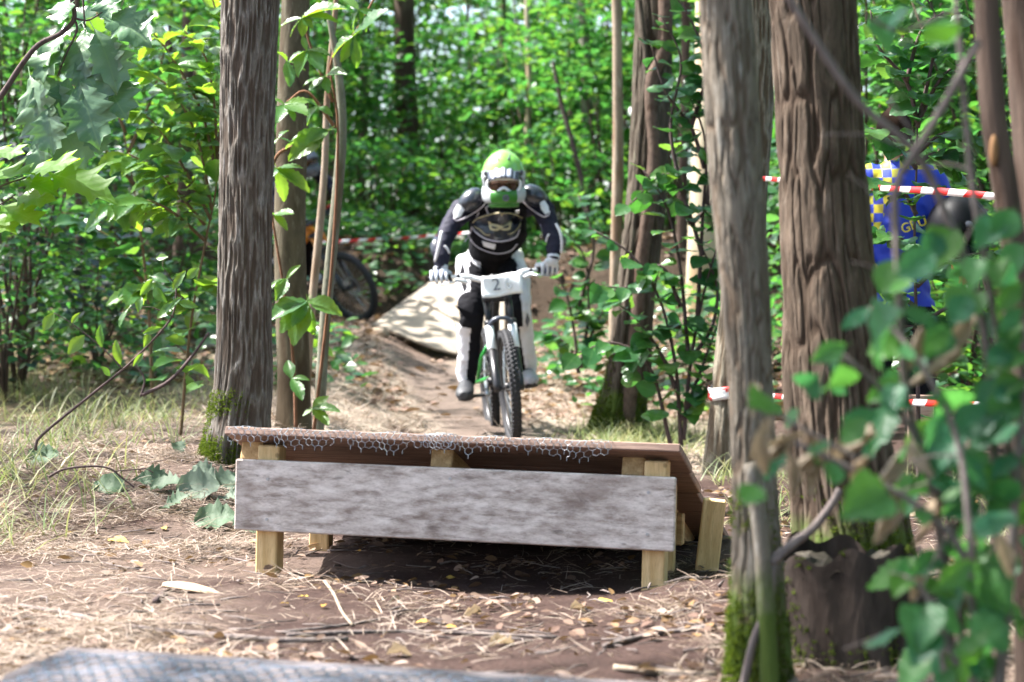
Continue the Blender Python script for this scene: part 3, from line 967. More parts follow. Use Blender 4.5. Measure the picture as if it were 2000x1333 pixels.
# ------------------------------------------------------------------ understory shrubs and the far wood
def shrub_mesh(seed, h, rad, n_spray, per, leaf, mat, tmpl, z0=0.3, srad=0.45):
    rg = np.random.default_rng(seed)
    z = z0 + (h - z0) * rg.random(n_spray)
    a = rg.uniform(0, 6.283, n_spray)
    r = rad * np.sqrt(rg.random(n_spray)) * (1 - 0.35 * (z / h))
    c = np.stack([np.cos(a) * r, np.sin(a) * r, z], 1)
    n = n_spray * per
    q = rg.normal(0, srad * .55, (n, 2))
    p = np.repeat(c, per, 0) + np.c_[q, rg.normal(0, .05, n) - 0.12 * np.hypot(q[:, 0], q[:, 1])]
    aa = rg.uniform(0, 6.283, n)
    ax = np.stack([np.cos(aa), np.sin(aa), rg.normal(-.25, .25, n)], 1)
    nr = np.stack([rg.normal(0, .35, n), rg.normal(-.12, .35, n), np.ones(n)], 1)
    return scatter(tmpl[0], tmpl[1], p, frames(ax, nr, rg.uniform(leaf * .65, leaf * 1.2, n)), mat, False, 'foliage')


def stems_mesh(seed, h, rad, mat, n=5):
    rg = random.Random(seed); b = MB()
    for i in range(n):
        a = i * 6.283 / n + rg.uniform(-.5, .5)
        r = rad * rg.uniform(.3, .8)
        p = [Vector((math.cos(a) * r * t ** 1.4 + rg.uniform(-.03, .03), math.sin(a) * r * t ** 1.4, -0.06 + h * .92 * t)) for t in (0, .25, .5, .75, 1)]
        b.tube(p, [.018, .015, .012, .008, .004], 5)
    return b.mesh(mat, True, 'stems')


SHR = [(shrub_mesh(100 + i, hh, rr, ns, 30, lf, M['leaf_bg'], LEAF_S), stems_mesh(i, hh, rr, M['bark_brown']))
       for i, (hh, rr, ns, lf) in enumerate(((3.2, 1.1, 34, .14), (4.2, 1.3, 44, .15), (2.0, .9, 28, .12), (5.5, 1.5, 56, .16), (1.1, .7, 22, .11)))]


SIZES = ('bushy', 'broad', 'small', 'tall', 'low')


def shrub(label, x, y, kind, s=1.0, rz=0.0, group=None, name='shrub', cat='shrub'):
    root = thing(name, SIZES[kind] + ' ' + label, cat, (x, y, gzf(x, y)), group, (0, 0, rz))
    root.scale = (s, s, s)
    obj('foliage', SHR[kind][0], root, 'stuff'); obj('stems', SHR[kind][1], root)
    return root


def sh_px(px, Y):
    return (px - 1000) / FPX * Y


G1 = 'leafy shrubs filling the wood behind the trail'
rs = random.Random(21)
for px, Y_, kd, s in ((560, 25, 1, 1), (640, 24, 0, 1), (720, 26, 1, 1), (790, 29, 3, 1), (870, 25.5, 2, 1.1), (930, 30, 3, 1), (1000, 27, 1, 1), (1060, 24, 0, 1),
                      (1120, 26, 1, 1), (1180, 23, 0, 1), (1250, 25, 3, 1), (1310, 22, 1, 1), (680, 31, 3, 1.1), (850, 33, 3, 1.2), (1080, 32, 3, 1.1), (1220, 31, 3, 1.2),
                      (500, 30, 3, 1.2), (950, 23.5, 4, 1), (760, 23.2, 4, 1.1), (1100, 22.6, 4, 1.2), (1380, 28, 3, 1.2), (620, 28, 1, 1.1), (740, 34, 3, 1.3), (990, 36, 3, 1.3), (1160, 36, 3, 1.3)):
    shrub('leafy green shrub of the undergrowth behind the trail', sh_px(px, Y_), Y_, kd, s, rs.uniform(0, 6), G1)
G2 = 'leafy shrubs in the wood left of the oak'
for px, Y_, kd, s in ((40, 14.5, 0, .9), (150, 19, 1, 1), (260, 20, 0, .9), (390, 23, 1, 1), (20, 22, 3, 1), (120, 26, 3, 1), (230, 28, 3, 1.1), (330, 27, 3, 1.1), (440, 27, 3, 1.1), (-40, 17, 1, 1),
                      (100, 33, 3, 1.4), (300, 35, 3, 1.4), (480, 36, 3, 1.3), (190, 14.5, 4, .8), (330, 17.0, 4, 1), (70, 17, 1, .9), (10, 12.5, 2, .7)):
    shrub('leafy green shrub in the undergrowth to the left of the oak', sh_px(px, Y_), Y_, kd, s, rs.uniform(0, 6), G2)
G3 = 'leafy shrubs in the wood right of the leaning trunk'
for px, Y_, kd, s in ((1700, 14, 1, .9), (1780, 16, 1, 1), (1860, 15, 0, 1), (1940, 14, 1, 1), (2010, 13, 0, 1), (1740, 20, 3, 1), (1850, 22, 3, 1), (1960, 20, 3, 1), (1650, 24, 3, 1.1), (1780, 28, 3, 1.3),
                      (1920, 28, 3, 1.3), (2040, 24, 3, 1.2), (1540, 26, 3, 1.1), (1700, 34, 3, 1.4), (1880, 35, 3, 1.4), (1450, 30, 3, 1.2), (1990, 11.5, 2, .9), (1900, 12.5, 4, 1)):
    shrub('leafy green shrub in the undergrowth to the right of the leaning trunk', sh_px(px, Y_), Y_, kd, s, rs.uniform(0, 6), G3)

G4 = 'shrubs added beside and behind the camera to cut skylight'  # unseen shrubs added to block ambient light from the right and behind
for x_, y_, kd, s in ((2.3, 4.6, 0, 1), (2.9, 6.6, 1, .9), (2.0, 2.2, 0, .9), (3.6, 9.0, 1, 1), (1.8, -1.6, 1, 1), (3.2, 0.6, 1, 1)):
    shrub('leafy shrub of the wood added outside the picture to cut skylight', x_, y_, kd, s, rs.uniform(0, 6), G4)
# far wood, one leafy mass
rg = np.random.default_rng(91)
n = 40000
px = rg.uniform(-350, 2350, n); Y_ = rg.uniform(37, 56, n)
x = (px - 1000) / FPX * Y_
g = gz(x, Y_, False)
z = g + 13.5 * rg.random(n) ** 0.9
dens = vnoise(x * .5, z * .55 + Y_ * .2, 93)
keep = rg.random(n) < (0.45 + 0.8 * dens)
x, Y_, z = x[keep], Y_[keep], z[keep]; n = len(x)
a = rg.uniform(0, 6.283, n)
ax = np.stack([np.cos(a), np.sin(a), rg.normal(-.2, .3, n)], 1)
nr = np.stack([rg.normal(0, .5, n), rg.normal(-.4, .5, n), np.ones(n)], 1)
o = obj('far_woodland', scatter(LEAF_T[0], LEAF_T[1], np.stack([x, Y_, z], 1), frames(ax, nr, rg.uniform(.22, .42, n)), M['leaf_far'], False, 'far_woodland'), kind='stuff')
tag(o, 'far green wood closing the view behind all the shrubs', 'woodland')

# ------------------------------------------------------------------ wooden jump
def hexwire(nu, nv, cell, fmap, rad, keep=None, seg=3):
    """hexagonal netting as thin wires; fmap(u,v) -> point"""
    h = cell / math.sqrt(3)
    pts = {}; edges = set()

    def key(u, v):
        return (round(u * 4000), round(v * 4000))
    for j in range(nv):
        for i in range(nu):
            cu = (i + 0.5 * (j % 2)) * cell; cv = j * 1.5 * h
            ring = []
            for k in range(6):
                a = math.pi / 6 + k * math.pi / 3
                u, v = cu + h * math.cos(a), cv + h * math.sin(a)
                kk = key(u, v)
                pts.setdefault(kk, (u, v)); ring.append(kk)
            for k in range(6):
                edges.add(tuple(sorted((ring[k], ring[(k + 1) % 6]))))
    b = MB()
    for e in sorted(edges):
        (u0, v0), (u1, v1) = pts[e[0]], pts[e[1]]
        if keep and not keep((u0 + u1) / 2, (v0 + v1) / 2):
            continue
        p, q = fmap(u0, v0), fmap(u1, v1)
        r = rad * (1.7 if abs(u1 - u0) < 1e-4 else 1.0)
        b.tube([p, q], r, seg, cap=False)
    return b


RY = R(-12.6)
RW = 1.37
ramp_o = Vector((-0.857, 6.448, -0.02))
ramp_t = thing('wooden_jump', 'wooden bike jump with grey weathered front board and wire netting over its deck', 'ramp', ramp_o, None, (0, R(1.46), RY))
DTOP = 0.442
slope = math.atan2(0.40, 1.31)


def jb(name, c, size, mat, rot=None, bev=.004, par=ramp_t):
    return MB().box((0, 0, 0), size, None, 0, bev).build(name, mat, par), c, rot


def put(t):
    o_, c, rot = t
    o_.location = c
    if rot:
        o_.rotation_euler = rot
    return o_


front = put(jb('front_board', (0.70, -0.055, 0.252), (1.325, 0.022, 0.212), M['board']))
for (sx, sz) in ((-.56, .05), (-.56, -.07), (.585, .06), (.585, -.06), (.0, .075)):
    s_ = MB().tube([(0, 0, 0), (0, -.003, 0)], .0045, 10).build('screw', M['screw'], front); s_.location = (sx, -.011, sz)
for sx in (0.131, 1.300):
    put(jb('post', (sx, -.005, .172 if sx < 1 else .19), (0.066, .07, .456 if sx < 1 else .42), M['pine']))
# rafters follow the slope under the deck, their sawn ends show at the front
cs_, sn_ = math.cos(slope), math.sin(slope)
for sx in (0.062, 0.655, 1.228):
    t0 = 0.645
    put(jb('rafter', (sx, 0.04 + t0 * cs_ - 0.05, DTOP - .064 - t0 * sn_ + 0.012), (.066, 1.26, .068), M['pine_y'], (-slope, 0, 0)))
# deck of boards laid across the slope
nb = 5
bw = 1.40 / nb
for k in range(nb):
    t = (k + .5) * bw - .05
    col_ = M['deckwood']
    put(jb('deck_board', (RW / 2 + rnd.uniform(-.008, .008), -.03 + t * cs_, DTOP - .012 - t * sn_), (RW - (0 if k == 0 else .01), bw - .004, .024), col_, (-slope, 0, 0), .003))
put(jb('cross_beam', (RW / 2, .62, .14), (1.22, .05, .10), M['pine_x']))
put(jb('cross_beam', (RW / 2, .40, .255), (1.10, .03, .09), M['pine_x']))
for sx, ty, hh in ((.10, .60, .25), (1.275, .34, .33), (.66, .9, .16)):
    put(jb('rear_post', (sx, ty, hh / 2 - .05), (.066, .068, hh + .06), M['pine'], (0, 0, R(4))))
put(jb('side_post', (1.405, .40, .11), (.07, .06, .30), M['pine'], (0, R(5), R(8))))


def net_map(u, v):
    # v > 0 lies on the deck, v < 0 hangs over its front edge
    x = 0.035 + u
    wob = 0.010 * math.sin(u * 23) + .008 * math.sin(u * 57 + 1)
    if v >= 0:
        lift = .004 + .007 * math.exp(-v / .05) * (1 + .6 * math.sin(u * 41))
        return Vector((x, -.09 + v * cs_, DTOP + .003 + lift - max(0, v - .02) * sn_))
    return Vector((x + wob * .4, -.102 + v * .12 - .004 * math.sin(u * 80), DTOP + .010 + v * .95 + wob * .5))


rk = random.Random(4)
HANG = [(rk.random(), rk.random()) for _ in range(400)]


def net_keep(u, v):
    if v > -.036:
        return True
    c_ = HANG[int(round(u / .0102)) % 400]
    if v > -.047:
        return c_[0] < .62
    return c_[0] < .62 and c_[1] < .5 and v > -.056


nt_ = hexwire(56, 18, .0204, lambda u, v: net_map(u, v - .068), .00065, lambda u, v: net_keep(u, v - .068))
nt_.build('wire_netting', M['wire'], ramp_t, False, 'stuff')
nt2 = hexwire(4, 4, .0204, lambda u, v: net_map(u + .60, v - .03) + Vector((0, -.004, .003)), .0008, None)
nt2.build('wire_netting', M['wire'], ramp_t, False, 'stuff')

# low landing deck in front of the lens
land_o = Vector((-0.915, 4.43, 0.0))
land = thing('landing_deck', 'low grey plank landing deck under wire netting at the lower edge', 'deck', land_o, None, (0, R(1.3), RY))
for k in range(6):
    b_ = MB().box((0, 0, 0), (1.30, .138, .024), None, 0, .003).build('deck_board', M['landing'], land)
    t = (k + .5) * .142
    b_.location = (.64 + rnd.uniform(-.012, .012) + (.0 if k else 0), -t, .066 - t * .05); b_.rotation_euler = (R(3), 0, R(rnd.uniform(-.3, .3)))
for sx in (.12, 1.15):
    b_ = MB().box((0, 0, 0), (.06, .82, .05), None, 0, .003).build('joist', M['pine_y'], land); b_.location = (sx, -.43, .022 - .025)
    b_.rotation_euler = (R(3), 0, 0)
nt_ = hexwire(36, 22, .032, lambda u, v: Vector((.05 + u, -.10 - v, .081 + .006 * math.sin(u * 31) * math.sin(v * 37) - (.10 + v) * .05 + .006)), .0014, None)
nt_.build('wire_netting', M['wire_dull'], land, False, 'stuff')

# plywood kicker far behind on the trail
kick_o = P(860, 690, 17.6)
kick_o.z = gzf(kick_o.x, kick_o.y)
kick = thing('plywood_kicker', 'pale beige plywood kicker behind the rider', 'ramp', kick_o)


def sheet(name, pts, th, mat, par, org):
    p = [Vector(q_) - org for q_ in pts]
    n_ = (p[1] - p[0]).cross(p[-1] - p[0]).normalized() * th
    b = MB(); m = len(p)
    b.add(p + [q_ + n_ for q_ in p], [tuple(range(m)), tuple(range(2 * m - 1, m - 1, -1))] + [(i, i + m, (i + 1) % m + m, (i + 1) % m) for i in range(m)])
    return b.build(name, mat, par)


sheet('panel', [P(728, 634, 18.0), P(775, 597, 18.6), P(818, 588, 18.6), P(905, 636, 17.9), P(892, 690, 17.2), P(850, 680, 17.25), P(800, 660, 17.5), P(752, 640, 17.8)], .02, M['ply'], kick, kick_o)
sheet('panel', [P(778, 595, 18.65), P(845, 546, 19.0), P(935, 540, 19.1), P(985, 590, 18.4), P(985, 680, 17.5), P(908, 634, 17.95), P(820, 586, 18.65)], .02, M['ply'], kick, kick_o)
for a_, b_ in (((790, 600), (795, 665)), ((930, 560), (935, 690))):
    q0 = P(*a_, 19.1); q1 = Vector((q0.x, q0.y, gzf(q0.x, q0.y) - .1))
    MB().tube([q0 - kick_o + Vector((0, .03, -.06)), q1 - kick_o + Vector((0, .03, 0))], .035, 4).build('support', M['pine'], kick)


# ------------------------------------------------------------------ bicycles and riders
M['rubber'] = plain('rubber', (0.028, 0.028, 0.032), .75, spec=.3)
M['blackmetal'] = plain('blackmetal', (0.02, 0.02, 0.024), .35, .3)
M['white_paint'] = plain('white_paint', (0.74, 0.76, 0.79), .3, var=.03)
M['steel'] = plain('steel', (0.5, 0.52, 0.55), .3, .9)
M['green_ano'] = plain('green_ano', (0.02, 0.30, 0.05), .35, .3)
M['orange_paint'] = plain('orange_paint', (0.75, 0.24, 0.015), .35)
M['red_paint'] = plain('red_paint', (0.5, 0.015, 0.02), .4)
M['gold'] = plain('gold', (0.50, 0.44, 0.26), .5, .2)
M['paper'] = plain('paper', (0.82, 0.82, 0.84), .6, var=.02)
M['ink'] = plain('ink', (0.10, 0.11, 0.14), .6)
M['ink_faint'] = plain('ink_faint', (0.52, 0.54, 0.57), .6)
M['black_cloth'] = plain('black_cloth', (0.010, 0.010, 0.013), .85, spec=.1)
M['navy_mesh'] = plain('navy_mesh', (0.016, 0.016, 0.032), .7, spec=.2, scale=90, var=.15)
M['white_cloth'] = plain('white_cloth', (0.68, 0.675, 0.72), .8, spec=.2, var=.05, scale=14)
M['armour'] = plain('armour', (0.018, 0.022, 0.035), .28, spec=.6, coat=.3)
M['piping'] = plain('piping', (0.60, 0.56, 0.64), .6)
M['skin'] = plain('skin', (0.48, 0.27, 0.19), .5)
M['helmet_green'] = plain('helmet_green', (0.20, 0.50, 0.09), .25, var=.02, coat=.5)
M['helmet_dark_green'] = plain('helmet_dark_green', (0.03, 0.17, 0.015), .4, var=.03)
M['helmet_white'] = plain('helmet_white', (0.78, 0.80, 0.82), .3, var=.02)
M['helmet_grey'] = plain('helmet_grey', (0.06, 0.07, 0.10), .35, var=.02)
M['lens'] = plain('lens', (0.045, 0.018, 0.008), .08, .2, var=.3, spec=.6)
M['glove_white'] = plain('glove_white', (0.64, 0.67, 0.74), .75, spec=.2)
M['glove_blue'] = plain('glove_blue', (0.10, 0.12, 0.22), .7, spec=.2)
M['shoe'] = plain('shoe', (0.02, 0.022, 0.028), .6)
M['shoe_toe'] = plain('shoe_toe', (0.035, 0.037, 0.042), .6)
M['shoe_grey'] = plain('shoe_grey', (0.42, 0.41, 0.45), .6)


def evald(o_):
    dg = bpy.context.evaluated_depsgraph_get()
    dg.update()
    return bpy.data.meshes.new_from_object(o_.evaluated_get(dg))


def remeshed(b, voxel, smooth_it=3):
    """one continuous skin over overlapping closed shapes"""
    t_ = obj('work', b.mesh(None))
    m_ = t_.modifiers.new('r', 'REMESH'); m_.mode = 'VOXEL'; m_.voxel_size = voxel; m_.use_smooth_shade = True
    if smooth_it:
        s_ = t_.modifiers.new('s', 'SMOOTH'); s_.iterations = smooth_it; s_.factor = .5
    me = evald(t_)
    w = t_.data
    bpy.data.objects.remove(t_); bpy.data.meshes.remove(w)
    return me


def text_mesh(txt, size, mat, extr=.001):
    c = bpy.data.curves.new('txt', 'FONT'); c.body = txt; c.size = size; c.extrude = extr
    c.align_x = 'CENTER'; c.align_y = 'CENTER'
    t_ = obj('work', c)
    me = evald(t_); bpy.data.objects.remove(t_)
    me.materials.clear(); me.materials.append(mat)
    return me


WR = 0.335


def wheel(root, y, rot_side=0):
    w = bpy.data.objects.new('wheel', None); link(w); w.parent = root; w.location = (0, y, WR)
    b = MB().torus((0, 0, 0), WR - .029, .029, n=64, m=10, rz=.03)
    for i in range(72):      # tread knobs
        a = 2 * math.pi * i / 72
        for sx, ph in ((-.021, 0), (0.0, .5), (.021, 0)):
            aa = a + ph * 2 * math.pi / 72
            rr = WR - (.003 if sx == 0 else .009)
            m3 = Matrix.Rotation(aa, 3, 'X')
            b.box(m3 @ Vector((sx, rr, 0)), (.013, .011, .013), m3)
    b.build('tyre', M['rubber'], w, True)
    MB().torus((0, 0, 0), .278, .013, n=56, m=8, rz=.015).build('rim', M['blackmetal'], w, True)
    s_ = MB()
    for i in range(28):
        a = 2 * math.pi * i / 28
        s_.tube([(.026 * (1 if i % 2 else -1), .022 * math.cos(a + .6), .022 * math.sin(a + .6)), (0, .27 * math.cos(a), .27 * math.sin(a))], .0016, 4)
    s_.build('spokes', M['steel'], w)
    MB().tube([(-.055, 0, 0), (-.03, 0, 0), (-.026, 0, 0), (.026, 0, 0), (.03, 0, 0), (.055, 0, 0)], [.012, .012, .027, .027, .012, .012], 14).build('hub', M['blackmetal'], w, True)
    MB().torus((.038, 0, 0), .075, .013, n=36, m=6, rz=.0012).build('brake_disc', M['steel'], w)
    return w


def bicycle(root, pal):
    wheel(root, 0); wheel(root, 1.13)
    A = Vector((0, .42, .907))
    ax = Vector((0, 0, WR))
    fk = bpy.data.objects.new('fork', None); link(fk); fk.parent = root
    off = Vector((0, -.0, 0))
    for s in (-1, 1):
        p0 = ax + Vector((s * .068, 0, 0)); p1 = p0 + A * .24; p2 = p0 + A * .405; p3 = p0 + A * .56
        MB().tube([p0 - A * .02, p0 + A * .02, p1], [.020, .023, .024], 12).build('lower_leg', pal['fork_low'], fk, True)
        MB().tube([p1, p1 + A * .004, p2], [.0245, .0275, .0255], 12).build('leg_guard', pal['fork'], fk, True)
        MB().tube([p2 - A * .01, p3], .017, 12).build('stanchion', pal['stan'], fk, True)
        MB().tube([p2 - A * .012, p2 + A * .02], [.027, .027], 12).build('seal_ring', pal['fork_low'], fk, True)
    arch = [ax + A * .385 + Vector((math.cos(t) * .068, -.03 * math.sin(t) - .004, .052 * math.sin(t))) for t in np.linspace(0, math.pi, 11)]
    MB().tube(arch, .013, 8).build('arch', pal['arch'], fk, True)
    cr = ax + A * .56
    MB().tube([cr + Vector((-.085, 0, 0)), cr + Vector((-.05, .004, .008)), cr + Vector((.05, .004, .008)), cr + Vector((.085, 0, 0))], [.022, .025, .025, .022], 10).build('crown', pal['fork_low'], fk, True)
    MB().tube([ax + Vector((-.085, 0, 0)), ax + Vector((.085, 0, 0))], .011, 10).build('axle', M['steel'], fk, True)
    h0 = cr + A * .02 + Vector((0, .012, 0)); h1 = h0 + A * .115
    bb = Vector((0, .72, .345)); st = Vector((0, .74, .66)); ra = Vector((0, 1.13, WR))
    f = MB()
    f.tube([h0, h1], [.031, .029], 14)
    f.tube([h0 + A * .03, h0 + A * .03 + Vector((0, .2, -.12)), bb], [.029, .031, .034], 12)
    f.tube([h1 - A * .02, Vector((0, .55, .70)), st - Vector((0, 0, .06))], [.024, .021, .02], 12)
    f.tube([bb, st], [.024, .019], 12)
    f.tube([bb - Vector((.055, 0, 0)), bb + Vector((.055, 0, 0))], .03, 12)
    f.build('frame', pal['frame'], root, True)
    r_ = MB()
    for s in (-1, 1):
        r_.tube([bb + Vector((s * .035, .03, .02)), bb + Vector((s * .05, .2, .01)), ra + Vector((s * .075, 0, 0))], [.014, .013, .012], 8)
        r_.tube([Vector((s * .03, .74, .56)), Vector((s * .055, .90, .50)), ra + Vector((s * .075, 0, 0))], [.012, .011, .011], 8)
    r_.build('swingarm', pal['swing'], root, True)
    MB().tube([(0, .72, .62), (0, .735, .75)], .014, 8).build('seat_post', M['blackmetal'], root, True)
    sd = MB()
    sd.tube([(0, .63, .79), (0, .72, .795), (0, .82, .80), (0, .885, .81)], [(.02, .012), (.035, .02), (.065, .024), (.07, .02)], 12)
    sd.build('saddle', M['black_cloth'], root, True)
    # cranks
    cd = Vector((0, -.155, -.068))
    cf = MB()
    cf.tube([bb + Vector((-.06, 0, 0)), bb + Vector((-.075, 0, 0)) + cd], [.015, .012], 8)
    cf.tube([bb + Vector((.06, 0, 0)), bb + Vector((.075, 0, 0)) - cd], [.015, .012], 8)
    cf.build('crank', pal['crank'], root, True)
    MB().torus(bb + Vector((-.052, 0, 0)), .075, .007, n=40, m=6, rz=.002).build('chainring', pal['ring'], root)
    for s in (-1, 1):
        pc = bb + Vector((s * .14, 0, 0)) + cd * (1 if s < 0 else -1)
        MB().box((0, 0, 0), (.10, .095, .018), None, 0, .005).build('pedal', M['blackmetal'], root).location = pc
    ch = MB()
    for i in range(40):
        t = i / 40
        a = bb + Vector((-.052, 0, .075)); c_ = ra + Vector((-.045, 0, .045))
        q_ = a.lerp(c_, t * 2) if t < .5 else (ra + Vector((-.045, 0, -.07))).lerp(bb + Vector((-.052, 0, -.075)), t * 2 - 1)
        ch.box(q_, (.006, .02, .009))
    ch.build('chain', M['steel'], root)
    # cockpit
    bc = Vector((0, .235, .963))
    MB().tube([h1, h1 + A * .02], .03, 12).build('headset', M['blackmetal'], root, True)
    MB().box((0, 0, 0), (.05, .09, .045), None, 0, .008).build('stem', pal['stem'], root, True).location = (0, .262, .962)
    hb = [bc + Vector(p) for p in ((-.38, .055, .034), (-.26, .034, .034), (-.17, .012, .030), (-.09, .002, .004), (0, 0, 0), (.09, .002, .004), (.17, .012, .030), (.26, .034, .034), (.38, .055, .034))]
    hbs = catmull(hb, 33)
    MB().tube([Vector(p) for p in hbs], [.0115 if abs(p[0]) > .2 else .0165 for p in hbs], 10).build('handlebar', pal['bar'], root, True)
    for s in (-1, 1):
        g0 = bc + Vector((s * .385, .0557, .034)); g1 = bc + Vector((s * .255, .033, .034))
        MB().tube([g0, g0.lerp(g1, .04), g0.lerp(g1, .06), g0.lerp(g1, .94), g0.lerp(g1, .96), g1], [.017, .019, .016, .016, .019, .017], 12).build('grip', M['rubber'], root, True)
        lv = bpy.data.objects.new('brake_lever', None); link(lv); lv.parent = root
        c0 = bc + Vector((s * .215, .022, .03))
        MB().tube([c0 + Vector((s * -.05, -.03, -.035)), c0 + Vector((0, -.018, -.018)), c0 + Vector((s * .02, -.02, -.015))], [.012, .014, .010], 8).build('lever_body', pal['brake'], lv, True)
        MB().tube([c0 + Vector((s * -.005, -.03, -.022)), c0 + Vector((s * .05, -.052, -.03)), c0 + Vector((s * .11, -.044, -.036))], [.007, .006, .006], 6).build('lever_blade', pal['lever'], lv, True)
        MB().torus(c0, .015, .006, n=16, m=6, rz=.011).build('clamp', M['blackmetal'], lv, True)
        # brake hose
        MB().tube([Vector(p) for p in catmull([c0 + Vector((s * -.05, -.03, -.035)), c0 + Vector((s * -.1, -.06, -.06)), Vector((s * .04, .16, .86)), Vector((s * .045, .15, .70))], 12)], .003, 5).build('brake_hose', M['blackmetal'], root, True)
    return bc


def plate(root, num=True):
    b = MB()
    nx = 12
    V_ = []; F_ = []
    for j in range(7):
        for i in range(nx + 1):
            u = i / nx - .5; v = j / 6 - .5
            V_.append((u * .240 + v * .012, .012 * math.cos(u * 3) * 1 - .006 * math.sin(v * 5 + u * 4) - .012 + .02 * u * u, v * .128 + .006 * math.sin(u * 6)))
    for j in range(6):
        for i in range(nx):
            a = j * (nx + 1) + i
            F_.append((a, a + 1, a + nx + 2, a + nx + 1))
    o_ = obj('number_plate', mesh_from(V_, F_, M['paper'], True), root)
    s_ = o_.modifiers.new('s', 'SOLIDIFY'); s_.thickness = .002
    o_.location = (.028, .155, .925); o_.rotation_euler = (R(-14), R(-1), 0)
    for ch, x, m_ in (('2', -.035, 'ink'), ('6', .035, 'ink_faint')):
        t_ = obj('numeral', text_mesh(ch, .105, M[m_], .0006), o_)
        t_.location = (x, -.0085, .002); t_.rotation_euler = (R(90), 0, 0)
    return o_


PAL1 = dict(fork_low=M['blackmetal'], fork=M['white_paint'], stan=M['blackmetal'], arch=M['helmet_grey'], frame=M['blackmetal'], swing=M['green_ano'],
            crank=M['steel'], ring=M['blackmetal'], stem=M['blackmetal'], bar=M['white_paint'], brake=M['white_paint'], lever=M['steel'])
PAL2 = dict(fork_low=M['blackmetal'], fork=M['blackmetal'], stan=M['orange_paint'], arch=M['blackmetal'], frame=M['orange_paint'], swing=M['blackmetal'],
            crank=M['steel'], ring=M['red_paint'], stem=M['blackmetal'], bar=M['blackmetal'], brake=M['blackmetal'], lever=M['steel'])
BX, BY = 0.012, 12.3
b_loc = Vector((BX, BY, gzf(BX, BY) - .006))
b_rot = (0, R(-5.0), R(6.5))
bike = thing('mountain_bike', 'mountain bike with white handlebar and paper number plate ridden towards the jump', 'bicycle', b_loc, None, b_rot)
bicycle(bike, PAL1); plate(bike)

# the rider, laid out in the bicycle's own frame
MW = Matrix.Translation(b_loc) @ Euler(b_rot).to_matrix().to_4x4()
MI = MW.inverted()


def LP(px, py, Y):
    return MI @ P(px, py, Y)


rider = thing('person', 'rider in black body armour and green full face helmet on the mountain bike', 'person', b_loc, None, b_rot)
J = dict(neck=LP(980, 408, 12.70), shl=LP(907, 409, 12.76), shr=LP(1050, 398, 12.76), ell=LP(864, 480, 12.60), elr=LP(1083, 472, 12.60),
         wrl=LP(862, 526, 12.55), wrr=LP(1081, 505, 12.55), chest=LP(972, 440, 12.84), belly=LP(962, 480, 12.98), pelv=LP(960, 515, 13.14),
         hpl=LP(921, 522, 13.08), hpr=LP(997, 518, 13.08), knl=LP(922, 612, 12.80), knr=LP(1012, 606, 12.84), anl=LP(912, 738, 12.93), anr=LP(1030, 720, 13.06),
         head=LP(984, 352, 12.52))


def chain(b, pts, rad, n=14, ref=None, k=None):
    k = k or (len(pts) * 5)
    rr = [(r if isinstance(r, tuple) else (r, r)) for r in rad]
    arr = catmull([(*p, *r) for p, r in zip(pts, rr)], k)
    b.tube([Vector(q_[:3]) for q_ in arr], [(q_[3], q_[4]) for q_ in arr], n, ref=ref)


def body_shapes():
    b = MB()
    X = (1, 0, 0)
    chain(b, [J['pelv'] + Vector((0, .02, -.09)), J['pelv'], J['belly'], J['chest'] + Vector((0, .02, -.06)), J['chest'] + Vector((.0, -.01, .05)), J['neck'] + Vector((0, .04, .0))],
          [(.12, .10), (.15, .115), (.145, .115), (.178, .125), (.165, .105), (.07, .065)], 20, X)
    chain(b, [J['neck'] + Vector((0, .05, -.04)), J['neck'] + Vector((0, -.01, .02)), J['head'] + Vector((0, .03, -.03))], [.075, .06, .058], 14)
    b.ell(J['head'], (.076, .096, .112), 18, 12)
    b.ell(J['head'] + Vector((0, -.095, -.028)), (.014, .018, .022), 8, 6)
    for s, sh, el, wr in ((-1, 'shl', 'ell', 'wrl'), (1, 'shr', 'elr', 'wrr')):
        S, E, W_ = J[sh], J[el], J[wr]
        chain(b, [J['chest'].lerp(S, .45) + Vector((0, .0, .06)), S, S.lerp(E, .45) + Vector((s * .012, .01, .012)), E, E.lerp(W_, .35), W_, W_ + (W_ - E) * .1],
              [.085, .074, .061, .050, .052, .034, .033], 16)
    for s, hp, kn, an in ((-1, 'hpl', 'knl', 'anl'), (1, 'hpr', 'knr', 'anr')):
        H_, K_, A_ = J[hp], J[kn], J[an]
        chain(b, [H_ + Vector((0, .03, .07)), H_, H_.lerp(K_, .5) + Vector((s * .01, -.01, .02)), K_ + Vector((0, -.012, .0)), K_.lerp(A_, .3) + Vector((s * .006, .012, 0)), K_.lerp(A_, .7), A_ + Vector((0, 0, .02)), A_ + Vector((0, -.02, -.05))],
              [.09, .098, .09, .076, .07, .064, .062, .042], 16)
    return b


def folds(me, amp=.006, seed=2):
    """soft cloth folds"""
    co = np.empty(len(me.vertices) * 3); me.vertices.foreach_get('co', co); co = co.reshape(-1, 3)
    no = np.empty(len(me.vertices) * 3); me.vertices.foreach_get('normal', no); no = no.reshape(-1, 3)
    n_ = vnoise(co[:, 0] * 18 + co[:, 1] * 7, co[:, 2] * 26 + co[:, 0] * 9, seed) + .5 * vnoise(co[:, 0] * 40, co[:, 2] * 50 + co[:, 1] * 20, seed + 1) - .75
    co = co + no * (n_ * amp)[:, None]
    me.vertices.foreach_set('co', co.ravel()); me.update()


def seg_dist(p, a, b):
    a = np.array(a); b = np.array(b); d = b - a
    t = np.clip(((p - a) @ d) / (d @ d), 0, 1)
    return np.linalg.norm(p - (a + t[:, None] * d), axis=1), t


